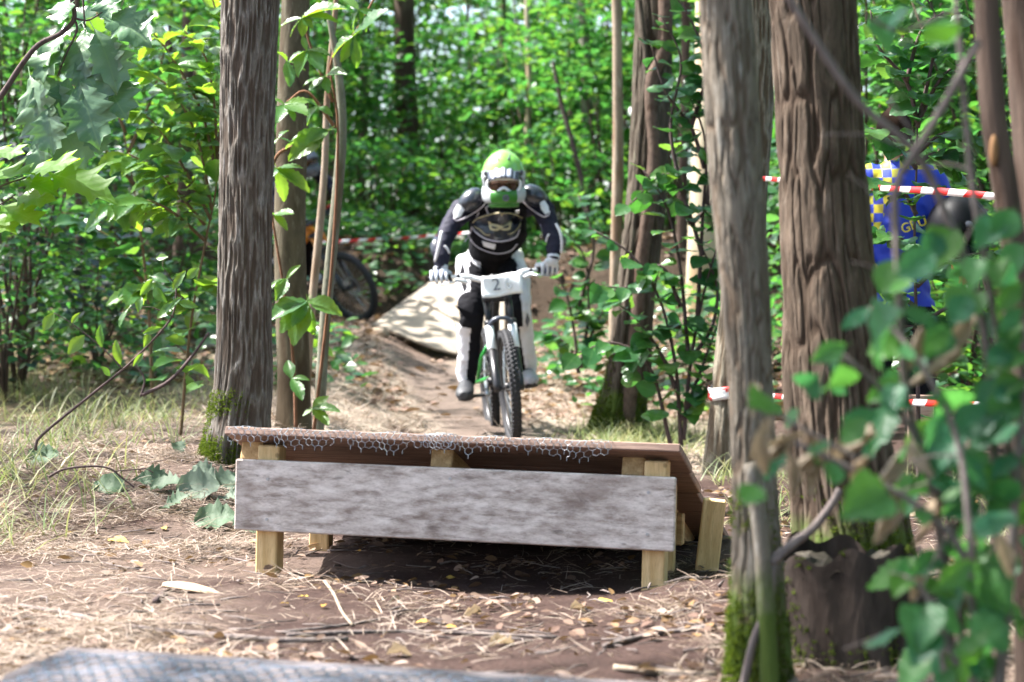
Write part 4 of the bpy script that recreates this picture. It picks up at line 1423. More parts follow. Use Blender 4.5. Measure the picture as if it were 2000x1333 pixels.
def paint_body(me, mats):
    """mats: torso, sleeve, trouser light, trouser dark, skin"""
    for m_ in mats:
        me.materials.append(m_)
    n_ = len(me.polygons)
    c = np.empty(n_ * 3); me.polygons.foreach_get('center', c); c = c.reshape(-1, 3)
    segs = [('arm', J['shl'], J['ell'], 1, .06), ('arm', J['ell'], J['wrl'], 1, .05), ('arm', J['shr'], J['elr'], 1, .06), ('arm', J['elr'], J['wrr'], 1, .05),
            ('thL', J['hpl'], J['knl'], 0, .10), ('caL', J['knl'], J['anl'], 0, .075), ('thR', J['hpr'], J['knr'], 0, .10), ('caR', J['knr'], J['anr'], 0, .075),
            ('torso', J['pelv'], J['belly'], 0, .15), ('torso', J['belly'], J['chest'], 0, .155), ('torso', J['chest'], J['neck'], 0, .13), ('head', J['neck'].lerp(J['head'], .5), J['head'], 4, .08)]
    D = []; T_ = []
    for s in segs:
        d, t = seg_dist(c, s[1], s[2]); D.append(d - s[4]); T_.append(t)
    D = np.array(D); T_ = np.array(T_); w = D.argmin(0)
    mi = np.zeros(n_, int)
    for i, s in enumerate(segs):
        k = w == i
        t = T_[i]
        if s[0] in ('thL', 'thR', 'caL', 'caR'):
            sg = -1 if s[0][2] == 'L' else 1
            cx = np.array(s[1])[0] * (1 - t) + np.array(s[2])[0] * t
            u = (c[:, 0] - cx) * sg / s[4]
            if s[0][:2] == 'th':
                dark = ((t > .80) if sg < 0 else ((t > .9) & (u < .1))) | (u < 0.12)
                dark |= (np.abs(u - .1) < .12) & (t > .25) & (t < .5)
            else:
                dark = (t < .13) | (u < .14)
                if sg > 0:
                    dark = (t < .02) | (u < -.2)
            mi[k] = np.where(dark[k], 3, 2)
        elif s[0] == 'torso' and i == 8:
            mi[k] = np.where(np.abs(c[k, 0] - J['pelv'].x) > .085, 2, 3)
        else:
            mi[k] = s[3]
    me.polygons.foreach_set('material_index', mi)
    me.update()


body_me = remeshed(body_shapes(), .0075, 4)
folds(body_me, .010)
paint_body(body_me, [M['black_cloth'], M['navy_mesh'], M['white_cloth'], M['black_cloth'], M['skin']])
body_o = obj('body', body_me, rider)
BV = BVHTree.FromPolygons([v.co for v in body_me.vertices], [p.vertices for p in body_me.polygons])
CL = MI @ Vector((0, 0, CAMZ))


def onto(px, py, off, last=None):
    d = (LP(px, py, 12.7) - CL).normalized()
    h, n_, i_, dist = BV.ray_cast(CL, d)
    if h is None:
        return last if last is not None else LP(px, py, 12.7)
    return h - d * off


def zpt(zx, zy):       # crop pixels of the upper body -> photograph pixels
    return 780 + zx / 3.921, 260 + zy / 3.921


def patch(name, poly, off, th, mat, par, crop=True, cuts=3):
    """raised patch that follows the body's surface"""
    bm = bmesh.new()
    vs = [bm.verts.new((*(zpt(*p) if crop else p), 0)) for p in poly]
    bm.faces.new(vs)
    bmesh.ops.triangulate(bm, faces=bm.faces[:])
    for _ in range(cuts):
        e = [e_ for e_ in bm.edges if e_.calc_length() > 4.5]
        if not e:
            break
        bmesh.ops.subdivide_edges(bm, edges=e, cuts=1)
        bmesh.ops.triangulate(bm, faces=bm.faces[:])
    last = None
    hits = {}
    for v in bm.verts:
        last = onto(v.co.x, v.co.y, off, last)
        hits[v.index if v.index >= 0 else id(v)] = last
        v.co = last
    bm.normal_update()
    me = bpy.data.meshes.new(name); bm.to_mesh(me); bm.free()
    me.materials.append(mat)
    o_ = obj(name, me, par)
    s_ = o_.modifiers.new('s', 'SOLIDIFY'); s_.thickness = th; s_.offset = 0
    return o_


def cordline(name, line, off, r, mat, par, crop=True):
    """piping laid over the body"""
    q_ = catmull([(*(zpt(*p) if crop else p), 0) for p in line], len(line) * 6)
    pts = []; last = None
    for a in q_:
        last = onto(a[0], a[1], off, last); pts.append(last.copy())
    return MB().tube(pts, r, 6).build(name, mat, par, True)


plate_o = patch('chest_plate', [(545, 700), (575, 655), (640, 628), (720, 612), (800, 606), (880, 612), (940, 640), (925, 735), (895, 800), (790, 835), (670, 812), (590, 770)], .016, .014, M['armour'], rider)
cordline('piping', [(560, 690), (600, 655), (700, 625), (775, 612), (785, 635), (800, 614), (880, 622), (940, 650)], .036, .0035, M['gold'], plate_o)
cordline('piping', [(570, 715), (620, 745), (660, 780), (695, 782)], .036, .003, M['gold'], plate_o)
cordline('piping', [(930, 690), (905, 735), (860, 770), (830, 775)], .036, .003, M['gold'], plate_o)
cordline('piping', [(555, 720), (590, 765), (670, 815), (780, 832), (890, 800), (922, 740)], .032, .004, M['piping'], plate_o)
patch('emblem', [(683, 674), (705, 690), (740, 700), (775, 703), (812, 696), (845, 680), (860, 668), (858, 700), (850, 738), (825, 748), (795, 748), (772, 736), (755, 749), (722, 750), (695, 742), (686, 712)], .040, .002, M['gold'], plate_o)
patch('emblem_eye', [(700, 712), (735, 718), (758, 728), (738, 735), (710, 730)], .046, .002, M['armour'], plate_o)
patch('emblem_eye', [(843, 705), (810, 714), (786, 726), (806, 733), (835, 726)], .046, .002, M['armour'], plate_o)
cordline('piping', [(535, 800), (580, 860), (660, 905), (760, 925), (850, 905), (905, 850)], .010, .0035, M['piping'], rider)
cordline('piping', [(500, 830), (540, 780), (560, 700), (610, 610)], .008, .004, M['piping'], rider)
patch('belt_label', [(632, 828), (738, 855), (728, 892), (648, 868)], .014, .004, M['white_cloth'], rider)
patch('strap_label', [(642, 640), (672, 640), (676, 668), (648, 670)], .014, .003, M['white_cloth'], rider)
patch('strap_label', [(885, 595), (920, 592), (915, 622), (890, 622)], .014, .003, M['white_cloth'], rider)
cordline('piping', [(660, 570), (690, 640)], .010, .005, M['piping'], rider)
cordline('piping', [(735, 510), (660, 580)], .012, .004, M['piping'], rider)
# shoulder caps
for s, sh, ce, rr_, rot, ln, pt in (
        (-1, 'shl', (548, 515), (.090, .075, .062), (R(8), R(-38), 0), [(655, 440), (668, 500), (640, 560), (560, 620), (450, 672), (415, 650)], [(445, 545), (478, 560), (498, 590), (470, 640), (420, 655), (412, 610)]),
        (1, 'shr', (1030, 480), (.086, .075, .062), (R(8), R(36), 0), [(905, 460), (950, 530), (1020, 590), (1100, 640), (1140, 630), (1152, 600)], [(1075, 540), (1108, 510), (1140, 560), (1148, 608), (1118, 625), (1085, 585)])):
    q_ = LP(*zpt(*ce), 12.70)
    MB().ell((0, 0, 0), rr_, 20, 12).build('shoulder_cap', M['armour'], rider, True).location = q_
    sc = rider.children[-1] if False else [c for c in rider.children if c.name.startswith('shoulder_cap')][-1]
    sc.rotation_euler = rot
    cordline('piping', ln, .014, .0045, M['piping'], rider)
    patch('shoulder_badge', pt, .030, .004, M['white_cloth'], rider)
# elbow guards
for E, W_, s, line, inner in (('ell', 'wrl', -1, [(322, 755), (305, 830), (285, 920), (272, 985)], [(345, 865), (368, 890), (382, 922)]),
                              ('elr', 'wrr', 1, [(1195, 698), (1222, 760), (1236, 840), (1236, 920)], [(1148, 775), (1132, 800), (1126, 832)])):
    e = J[E]; w_ = J[W_]
    MB().tube([e.lerp(w_, -.18) + Vector((s * .026, .03, .01)), e + Vector((s * .030, .012, 0)), e.lerp(w_, .3) + Vector((s * .022, .005, 0)), e.lerp(w_, .72) + Vector((s * .012, .0, 0))],
              [(.032, .036), (.046, .05), (.042, .046), (.026, .03)], 14).build('elbow_guard', M['armour'], rider, True)
    q_ = catmull([(*zpt(*p), 0) for p in line], 14)
    g_ = [LP(a[0], a[1], 12.56) + Vector((0, -.02 - .03 * math.sin(math.pi * i / 13), 0)) for i, a in enumerate(q_)]
    MB().tube(g_, [(.0085, .006)] * 14, 8).build('guard_stripe', M['white_cloth'], rider, True)
    cordline('guard_stripe', inner, .004, .0075, M['white_cloth'], rider)

# knee pads and trouser print
for pol in ([(888, 596), (905, 588), (940, 590), (946, 610), (940, 632), (915, 640), (895, 626)],):
    patch('knee_pad', pol, .012, .012, M['black_cloth'], rider, False)
for pol in ([(896, 540), (904, 510), (908, 530), (912, 560), (906, 572)], [(990, 515), (1004, 505), (1010, 520), (1000, 532)], [(995, 500), (1008, 512), (1014, 524)], [(884, 620), (889, 640), (896, 655), (890, 652), (883, 636)]):
    patch('trouser_print', pol, .004, .002, M['black_cloth'], rider, False, 2)
patch('knee_print', [(1030, 612), (1035, 625), (1030, 640), (1026, 628)], .004, .002, M['ink'], rider, False, 2)


# gloves with five fingers closed round the grips
def glove(s):
    bc = Vector((0, .235, .963))
    g0 = bc + Vector((s * .372, .0535, .034)); g1 = bc + Vector((s * .27, .036, .034))
    ax_ = (g1 - g0).normalized()
    W_ = J['wrl' if s < 0 else 'wrr']; E = J['ell' if s < 0 else 'elr']
    c = g0.lerp(g1, .5)
    b = MB(); fb = []
    up = (W_ - c); up = (up - ax_ * up.dot(ax_)).normalized()       # from the bar towards the wrist
    fw = ax_.cross(up)
    if fw.y > 0:
        fw = -fw                                                     # forwards, towards the camera
    Rk = .031
    kn = []
    for i in range(4):
        o_ = g0.lerp(g1, (.06, .33, .62, .90)[i])
        r_ = (.0092, .0100, .0102, .0096)[i]
        ln = (.78, .95, 1.0, .92)[i]
        k0 = o_ + up * .040 + fw * .014
        kn.append(k0)
        pts = [o_.lerp(W_, .25) + up * .012, k0] + [o_ + (up * math.cos(a) + fw * math.sin(a)) * Rk for a in (1.0 * ln, 1.6 * ln, 2.2 * ln, 2.8 * ln, 3.3 * ln)]
        chain(b, pts, [r_ * 1.05, r_ * 1.18, r_ * 1.05, r_, r_ * 1.0, r_ * .95, r_ * .8], 10)
    mid = (kn[1] + kn[2]) / 2
    chain(b, [W_ + (W_ - E) * -.06, W_ + (c - W_) * .15, W_.lerp(mid, .55), mid + up * .002], [(.036, .030), (.036, .028), (.046, .024), (.047, .017)], 14, ax_)
    th = g1 + ax_ * .010
    chain(b, [W_.lerp(g1, .45), g1 + up * .032 - fw * .010 + ax_ * .004, th + up * .012 - fw * .028, th - up * .012 - fw * .024, th - up * .024 - fw * .004], [.016, .014, .0125, .0115, .010], 10)
    me = remeshed(b, .0032, 2)
    me.materials.append(M['glove_white']); me.materials.append(M['glove_blue'])
    cc = np.empty(len(me.polygons) * 3); me.polygons.foreach_get('center', cc); cc = cc.reshape(-1, 3)
    rel = cc - np.array(c)
    mi = np.where((rel @ np.array(up) < -.008) & (rel @ np.array(fw) < .018), 1, 0)
    me.polygons.foreach_set('material_index', mi)
    gl = obj('glove', me, rider)
    for i in range(3):
        q_ = (kn[i] + kn[i + 1]) / 2
        MB().tube([q_ + fw * .006, q_ - up * .02 + fw * .022, q_ - up * .05 + fw * .024], .0028, 5).build('finger_seam', M['glove_blue'], gl, True)
    MB().tube([W_ + (W_ - E) * -.13, W_ + (W_ - E) * .01], [(.039, .036), (.038, .034)], 16, ref=ax_).build('cuff', M['glove_white'], gl, True)


glove(-1); glove(1)


# shoes
def shoe(s):
    A_ = J['anl' if s < 0 else 'anr']
    toe = LP(906, 772, 12.70) if s < 0 else LP(1037, 743, 12.86)
    heel = A_ + Vector((0, .035, -.075))
    d = (toe - heel); L_ = d.length
    b = MB()
    chain(b, [heel + Vector((0, .02, .03)), heel.lerp(toe, .22) + Vector((0, 0, .02)), heel.lerp(toe, .55) + Vector((0, 0, .012)), toe.lerp(heel, .12), toe + d.normalized() * .018],
          [(.036, .047), (.046, .060), (.054, .048), (.052, .038), (.026, .022)], 16, (1, 0, 0))
    chain(b, [A_ + Vector((0, .0, .02)), A_ + Vector((0, .0, -.04))], [.05, .052], 14)
    me = remeshed(b, .005, 3)
    me.materials.append(M['shoe']); me.materials.append(M['shoe_toe'] if s < 0 else M['shoe_grey'])
    cc = np.empty(len(me.polygons) * 3); me.polygons.foreach_get('center', cc); cc = cc.reshape(-1, 3)
    t = (cc - np.array(heel)) @ np.array(d) / L_ ** 2
    me.polygons.foreach_set('material_index', np.where(t > (.80 if s < 0 else .45), 1, 0))
    sh = obj('shoe', me, rider)
    n_ = Vector((0, d.z, -d.y)).normalized()
    if n_.z > 0:
        n_ = -n_
    chs = MB()
    chain(chs, [heel + n_ * .034 + Vector((0, .02, 0)), heel.lerp(toe, .3) + n_ * .040, heel.lerp(toe, .7) + n_ * .036, toe + n_ * .022 + d.normalized() * .014], [(.034, .010), (.042, .011), (.047, .011), (.026, .010)], 12, (1, 0, 0))
    chs.build('sole', M['rubber'], sh, True)
    lace = MB()
    for k in range(4):
        q_ = heel.lerp(toe, .36 + k * .09) - n_ * (.050 - k * .006)
        lace.tube([q_ + Vector((-.028, 0, 0)), q_ - n_ * .006, q_ + Vector((.028, 0, 0))], .003, 5)
    lace.build('laces', M['shoe_toe'], sh, True)


shoe(-1); shoe(1)


# full face helmet, tilted down a little
def helmet(par, loc, rot, pal, goggles=True):
    h = bpy.data.objects.new('helmet', None) if par is not None else thing('helmet', *pal['tag'])
    if par is not None:
        link(h); h.parent = par
    h.location = loc; h.rotation_euler = rot
    nu, nv = 40, 26
    V_ = []; idx = {}
    F_ = []; mi = []
    for j in range(nv + 1):
        ph = math.pi * j / nv * .80
        for i in range(nu):
            th = 2 * math.pi * i / nu
            x = .118 * math.sin(ph) * math.cos(th); y = .142 * math.sin(ph) * math.sin(th) + .012; z = .140 * math.cos(ph) + .022
            if z < 0:
                k = 1 + .10 * (-z / .135)
                x *= k
            # low ridge along the middle
            z += .006 * math.exp(-(x / .03) ** 2) * max(0, math.cos(ph))
            V_.append((x, y, z))
    for j in range(nv):
        for i in range(nu):
            a = (j * nu + i, j * nu + (i + 1) % nu, (j + 1) * nu + (i + 1) % nu, (j + 1) * nu + i)
            c = sum((Vector(V_[q_]) for q_ in a), Vector()) / 4
            if c.y < -.035 and c.z < .035 and abs(c.x) < .100:
                continue              # face opening
            F_.append(a)
            mi.append(1 if (c.z < .055 and c.y < .05 and abs(c.x) > .06) or c.z < -.02 else 0)
    me = mesh_from(V_, F_, [pal['shell'], pal['side']], True)
    me.polygons.foreach_set('material_index', mi)
    o_ = obj('shell', me, h)
    s_ = o_.modifiers.new('s', 'SOLIDIFY'); s_.thickness = .012
    for (vx, vy) in ((-.045, -.04), (.045, -.04), (-.02, -.075), (.03, -.085)):
        vz = .140 * math.sqrt(max(0, 1 - (vx / .118) ** 2 - ((vy - .012) / .142) ** 2)) + .027
        MB().ell((0, 0, 0), (.013, .007, .004), 10, 6, Matrix.Rotation(R(-35), 3, 'X')).build('vent', pal['dark'], o_, True).location = (vx, vy, vz)
    # chin bar
    arcs = []
    for t in np.linspace(-1, 1, 17):
        a = t * R(100)
        arcs.append(Vector((.112 * math.sin(a) * (1 - .0 * abs(t)), .005 - .158 * math.cos(a), -.102 + .030 * abs(t) ** 2)))
    cb = MB().tube(arcs, [(.038 + .020 * abs(t) ** 3, .013 + .007 * abs(t)) for t in np.linspace(-1, 1, 17)], 12, ref=(0, 0, 1))
    c_ = cb.build('chin_bar', [pal['chin'], pal['side']], h, True)
    c_.data.polygons.foreach_set('material_index', [1 if abs(p.center.x) > .085 else 0 for p in c_.data.polygons])
    MB().torus((0, 0, 0), .016, .004, n=20, m=6).build('vent_ring', pal['dark'], c_, True)
    c_.children[0].rotation_euler = (0, 0, R(90)); c_.children[0].location = (.012, -.166, -.104)
    for k in range(3):
        MB().box((0, 0, 0), (.024, .003, .004)).build('vent_slot', pal['dark'], c_).location = (.012, -.166, -.112 + k * .008)
    lower = MB().tube([Vector((.085 * math.sin(a), .0 - .135 * math.cos(a), -.142)) for a in np.linspace(-1.2, 1.2, 13)], [(.018, .011)] * 13, 10, ref=(0, 0, 1))
    lower.build('chin_edge', pal['chin'], c_, True)
    for sx in (-1, 1):      # dark solids stand in for gaps beside the peak; flashes on the dome
        MB().ell((0, 0, 0), (.012, .030, .016), 10, 8).build('side_gap', pal['dark'], h, True).location = (sx * .104, -.062, .046)
        MB().tube([(sx * .03, -.108, .118), (sx * .034, -.06, .150), (sx * .036, .0, .160)], [(.002, .006), (.002, .009), (.002, .004)], 8, ref=(0, 0, 1)).build('dome_flash', pal['dark'], o_, True)
    # peak
    pv = []; pf = []; pm = []
    nx, ny = 15, 6
    for j in range(ny + 1):
        v = j / ny
        for i in range(nx + 1):
            u = i / nx * 2 - 1
            w = .098 - .012 * v
            rid = .0045 * math.cos(u * math.pi * 4.5) * (1 - .3 * v)
            pv.append((u * w, -.100 - .085 * v + .05 * u * u, .098 - .084 * v - .022 * u * u + rid))
    for j in range(ny):
        for i in range(nx):
            a = j * (nx + 1) + i
            pf.append((a, a + 1, a + nx + 2, a + nx + 1)); pm.append(1 if i in (0, 1, 3, 6, 8, 11, 13, 14) else 0)
    p_ = obj('peak', mesh_from(pv, pf, [pal['peak'], pal['peak2']], True), h)
    p_.data.polygons.foreach_set('material_index', pm)
    s_ = p_.modifiers.new('s', 'SOLIDIFY'); s_.thickness = .005
    if goggles:
        gg = bpy.data.objects.new('goggles', None); link(gg); gg.parent = par
        gg.location = loc; gg.rotation_euler = rot
        out = [(-.092, .020), (-.06, .030), (0, .031), (.06, .030), (.092, .020), (.096, -.010), (.080, -.040), (.045, -.050), (.018, -.030), (0, -.022), (-.018, -.030), (-.045, -.050), (-.080, -.040), (-.096, -.010)]
        def gp(x, z, d=0):
            return Vector((x, -.142 + 4.6 * x * x - d, z - .024))
        loop = [gp(a[0], a[1]) for a in catmull([(x, z, 0) for x, z in out + out[:1]], 50)]
        MB().tube(loop, [(.0075, .010)] * len(loop), 8, cap=False).build('goggle_frame', M['helmet_white'], gg, True)
        bm = bmesh.new(); vs = [bm.verts.new(gp(x, z, -.002)) for x, z in out]
        ctr = bm.verts.new(gp(0, 0, .0))
        for i in range(len(vs)):
            bm.faces.new((vs[i], vs[(i + 1) % len(vs)], ctr))
        bmesh.ops.subdivide_edges(bm, edges=bm.edges[:], cuts=2, use_grid_fill=True)
        for v in bm.verts:
            v.co = gp(v.co.x, v.co.z, .001)
        me = bpy.data.meshes.new('goggle_lens'); bm.to_mesh(me); bm.free(); me.materials.append(M['lens'])
        me.polygons.foreach_set('use_smooth', [True] * len(me.polygons))
        obj('goggle_lens', me, gg)
        for s in (-1, 1):
            MB().box((0, 0, 0), (.006, .07, .03), None, 0, .002).build('goggle_strap', M['ink'], gg).location = (s * .126, .005, -.004)
    return h


PH = dict(shell=M['helmet_green'], side=plain('helmet_side', (0.40, 0.42, 0.44), .35, var=.04), chin=M['helmet_dark_green'], dark=M['ink'], peak=plain('peak_silver', (0.42, 0.44, 0.52), .35, var=.03), peak2=M['helmet_grey'])
helmet(rider, J['head'] + Vector((0, .01, .0)), (R(3), R(4), R(-6.5)), PH)

# the second rider leans into the bend behind the trunks, same build in other colours
L2 = P(703, 672, 19.3); L2.z = gzf(L2.x, L2.y)
R2 = (0, R(-22), R(46))
bike2 = thing('mountain_bike', 'mountain bike with orange frame leaning in the bend behind the grey sapling', 'bicycle', L2, None, R2)
bicycle(bike2, PAL2)
rider2 = thing('person', 'second rider in dark clothes with red gloves half hidden behind the olive brown trunk', 'person', L2, None, R2)
SWAP = {M['white_cloth'].name: M['ink'], M['glove_white'].name: M['red_paint'], M['helmet_green'].name: M['red_paint'], M['helmet_dark_green'].name: M['ink'],
        M['gold'].name: M['ink'], M['piping'].name: M['ink'], M['glove_blue'].name: M['red_paint'], 'helmet_side': M['ink'], 'peak_silver': M['ink'], M['helmet_white'].name: M['ink'], M['helmet_grey'].name: M['ink']}
SWAP[M['helmet_green'].name] = M['ink']


def copy_tree(src, par):
    for ch in list(src.children):
        c = ch.copy()
        if c.data is not None:
            c.data = ch.data.copy()
            for i_, m_ in enumerate(c.data.materials):
                if m_ and m_.name in SWAP:
                    c.data.materials[i_] = SWAP[m_.name]
        link(c); c.parent = par
        copy_tree(ch, c)


copy_tree(rider, rider2)

# the person in the blue jersey behind the bushes on the right
PY = 10.5
lr0 = random.Random(6)
pb = P(1752, 900, PY); pb.z = gzf(pb.x, pb.y)
mar = thing('person', 'person in a blue and yellow jersey and black trousers behind the barrier tape', 'person', pb)


def MP(px, py, dy=0.0):
    return P(px, py, PY + dy) - pb


b = MB()
chain(b, [MP(1752, 620), MP(1752, 590), MP(1752, 520), MP(1752, 420), MP(1752, 350), MP(1752, 318)], [(.13, .11), (.165, .125), (.155, .12), (.185, .13), (.16, .11), (.07, .07)], 20, (1, 0, 0))
chain(b, [MP(1752, 330), MP(1750, 300), MP(1748, 275)], [.07, .058, .06], 12)
b.ell(MP(1746, 262, -.02), (.077, .098, .115), 18, 12)
b.ell(MP(1748, 268, .085), (.013, .018, .02), 8, 6)
for s in (-1, 1):
    b.ell(MP(1746 + s * 31, 266, 0), (.012, .022, .03), 8, 6)
sL = [MP(1690, 352), MP(1672, 430, .05), MP(1690, 500, -.05), MP(1700, 520, -.07)]
sR = [MP(1816, 352), MP(1846, 420, .02), MP(1868, 485, -.12), MP(1872, 505, -.16)]
for a_ in (sL, sR):
    chain(b, [MP(1752, 372)] + a_, [.09, .075, .058, .045, .04], 14)
for s in (-1, 1):
    chain(b, [MP(1752 + s * 34, 590), MP(1752 + s * 38, 640), MP(1752 + s * 44, 730, -.02), MP(1752 + s * 46, 830, .02), MP(1752 + s * 46, 892, .0)], [.10, .10, .08, .072, .05], 14)
bm_ = remeshed(b, .010, 3)
folds(bm_, .008, 5)
mb, nt, bs, L = _mat('jersey')
sxyz = nt.nodes.new('ShaderNodeSeparateXYZ'); L.new(coords(nt), sxyz.inputs[0])
ck = nt.nodes.new('ShaderNodeTexChecker'); ck.inputs['Scale'].default_value = 23
ck.inputs['Color1'].default_value = (0.52, 0.43, 0.02, 1); ck.inputs['Color2'].default_value = (0.012, 0.04, 0.42, 1)
L.new(coords(nt, (1, .02, 1)), ck.inputs['Vector'])
ck2 = nt.nodes.new('ShaderNodeTexChecker'); ck2.inputs['Scale'].default_value = 11.5
ck2.inputs['Color1'].default_value = (1, 1, 1, 1); ck2.inputs['Color2'].default_value = (0.45, .62, .9, 1)
L.new(coords(nt, (1, .02, 1)), ck2.inputs['Vector'])
chk = mixc(nt, .6, ck.outputs[0], ck2.outputs[0], 'MULTIPLY')
zone = math_(nt, 'MAXIMUM', math_(nt, 'GREATER_THAN', sxyz.outputs[2], 1.475), math_(nt, 'LESS_THAN', math_(nt, 'ADD', sxyz.outputs[0], math_(nt, 'MULTIPLY', sxyz.outputs[2], -.35)), -.52))
L.new(mixc(nt, zone, (0.008, 0.035, 0.42), chk), bs.inputs['Base Color'])
bs.inputs['Roughness'].default_value = .6
for m_ in (mb, M['black_cloth'], M['skin']):
    bm_.materials.append(m_)
cc = np.empty(len(bm_.polygons) * 3); bm_.polygons.foreach_get('center', cc); cc = cc.reshape(-1, 3)
zh = MP(1752, 312).z; zt = MP(1752, 598).z
lowarm = (np.abs(cc[:, 0]) > .20) & (cc[:, 2] < MP(0, 455).z) & (cc[:, 2] > zt)
bm_.polygons.foreach_set('material_index', np.where(cc[:, 2] > zh, 2, np.where(cc[:, 2] < zt, 1, np.where(lowarm, 2, 0))))
obj('body', bm_, mar)
hr = MB().ell(MP(1746, 258, -.045), (.085, .095, .120), 24, 16)
hr.v = [tuple(Vector(v_) + Vector((lr0.uniform(-1, 1), lr0.uniform(-1, 1), lr0.uniform(-1, 1))) * .006) for v_ in hr.v]
hr.build('hair', plain('hair', (0.022, 0.013, 0.009), .9, spec=.05), mar, True)
tx = obj('jersey_lettering', text_mesh('GRU', .066, plain('yellow_print', (0.80, 0.68, 0.03), .6), .002), mar)
tx.data.transform(Matrix.Scale(1.05, 4, (1, 0, 0)))
tx.location = MP(1785, 440, -.150); tx.rotation_euler = (R(90), R(-20), R(14))
for s in (-1, 1):
    c0 = MP(1752 + s * 46, 896)
    sb = MB(); chain(sb, [c0 + Vector((0, .06, .03)), c0 + Vector((0, 0, .045)), c0 + Vector((0, -.09, .02)), c0 + Vector((0, -.15, .01))], [(.035, .04), (.045, .05), (.046, .03), (.03, .018)], 14, (1, 0, 0))
    sb.v = [(x_, y_, max(z_, -.005)) for x_, y_, z_ in sb.v]
    sb.build('shoe', M['shoe'], mar, True)


def open_hand(par, w_, d, side, mat):
    """hand with palm, four fingers and a thumb, gently curled; w_ wrist, d direction of the fingers, side thumb side"""
    d = d.normalized(); side = (side - d * side.dot(d)).normalized(); n_ = d.cross(side)
    hb = MB()
    chain(hb, [w_ - d * .02, w_ + d * .03, w_ + d * .085], [(.03, .024), (.040, .018), (.041, .014)], 12, side)
    for i in range(4):
        o_ = w_ + d * .08 + side * (.030 - i * .020)
        L_ = (.070, .080, .075, .058)[i]
        chain(hb, [o_ - d * .02, o_ + d * L_ * .35, o_ + d * L_ * .7 + n_ * .014, o_ + d * L_ * .85 + n_ * .034], [.0095, .009, .0085, .007], 8)
    chain(hb, [w_ + d * .02 + side * .02, w_ + d * .05 + side * .048, w_ + d * .085 + side * .056 + n_ * .012], [.014, .011, .008], 8)
    me = remeshed(hb, .004, 2); me.materials.append(mat)
    return obj('hand', me, par)


open_hand(mar, sR[-1], Vector((.15, -.5, -.6)), Vector((-1, -.3, .2)), M['red_paint'])
open_hand(mar, sL[-1], Vector((.2, -.3, -.8)), Vector((1, -.3, .2)), M['skin'])
M['helmet_black'] = plain('helmet_black', (0.007, 0.007, 0.009), .5, spec=.15)
PH2 = dict(shell=M['helmet_black'], side=M['helmet_black'], chin=M['helmet_black'], dark=M['ink'], peak=M['helmet_white'], peak2=M['ink'],
           tag=('black full face helmet with a white peak held beside the blue jersey', 'helmet'))
helmet(None, P(1874, 454, PY - .18), (R(10), R(0), R(62)), PH2, goggles=False)


# ------------------------------------------------------------------ leaves one can pick apart, twigs, tape, small things
_GY = np.arange(2.5, 26, .01)


def ground_at(px, py):
    X_ = (px - 1000.0) / FPX * _GY; Z_ = CAMZ + (HOR - py) / FPX * _GY
    k = np.nonzero(Z_ <= gz(X_, _GY))[0]
    return P(px, py, _GY[k[0]] if len(k) else 12)


def leaf_geo(rows, mat, fold=.12, curl=-.18, wave=.03, seed=0, name='leaf', roll=0.0):
    rg_ = random.Random(seed)
    V_ = []; F_ = []
    for (t, w, fwd) in rows:
        wv = [rg_.uniform(-wave, wave) for _ in range(2)]
        for k, u in enumerate((-1, -.5, 0, .5, 1)):
            x = u * w
            y = t + fwd * abs(u) ** 1.5
            z = fold * abs(x) + curl * t * t + (wv[0] if u < 0 else wv[1]) * abs(u)
            if roll:
                a = roll * u
                x = w * .55 * math.sin(a); z += w * .5 * (1 - math.cos(a))
            V_.append((x, y, z))
    m = len(rows)
    for j in range(m - 1):
        for k in range(4):
            a = j * 5 + k
            F_.append((a, a + 1, a + 6, a + 5))
    # stalk
    b = len(V_)
    V_ += [(-.008, -.18, .01), (.008, -.18, .01), (.008, .02, 0), (-.008, .02, 0)]
    F_.append((b, b + 1, b + 2, b + 3))
    return mesh_from(V_, F_, mat, True, name)


def serr(rows, a=.018):
    out = []
    for i, (t, w, f) in enumerate(rows):
        out.append((t, w + (a if i % 2 else -a * .5) * (0 < t < 1), f))
    return out


def interp_rows(pts, n, a=.018):
    ts = np.linspace(0, 1, n)
    w = np.interp(ts, [p[0] for p in pts], [p[1] for p in pts])
    return serr([(float(t), float(x), .03 * (0 < t < 1)) for t, x in zip(ts, w)], a)


HAZ = [(0, .03), (.06, .20), (.2, .36), (.35, .43), (.5, .43), (.65, .37), (.8, .25), (.92, .10), (1, .0)]
CHE = [(0, .01), (.1, .08), (.3, .17), (.5, .20), (.7, .17), (.85, .10), (1, 0)]
OVA = [(0, .01), (.1, .12), (.3, .25), (.45, .28), (.6, .25), (.8, .14), (1, 0)]
OAK = [(0, .01, 0), (.08, .03, 0), (.18, .12, .02), (.26, .22, .05), (.31, .19, .01), (.40, .33, .06), (.46, .25, .01), (.56, .39, .07), (.62, .27, .0), (.72, .37, .07), (.77, .22, .0), (.86, .22, .05), (.91, .10, 0), (1, 0, 0)]
MAP = [(0, .01, 0), (.06, .03, 0), (.16, .16, .04), (.24, .36, .10), (.30, .20, .02), (.40, .24, .05), (.48, .46, .12), (.56, .22, .02), (.66, .22, .05), (.74, .30, .10), (.80, .12, 0), (1, 0, 0)]


def variants(fn, n):
    return [fn(i) for i in range(n)]


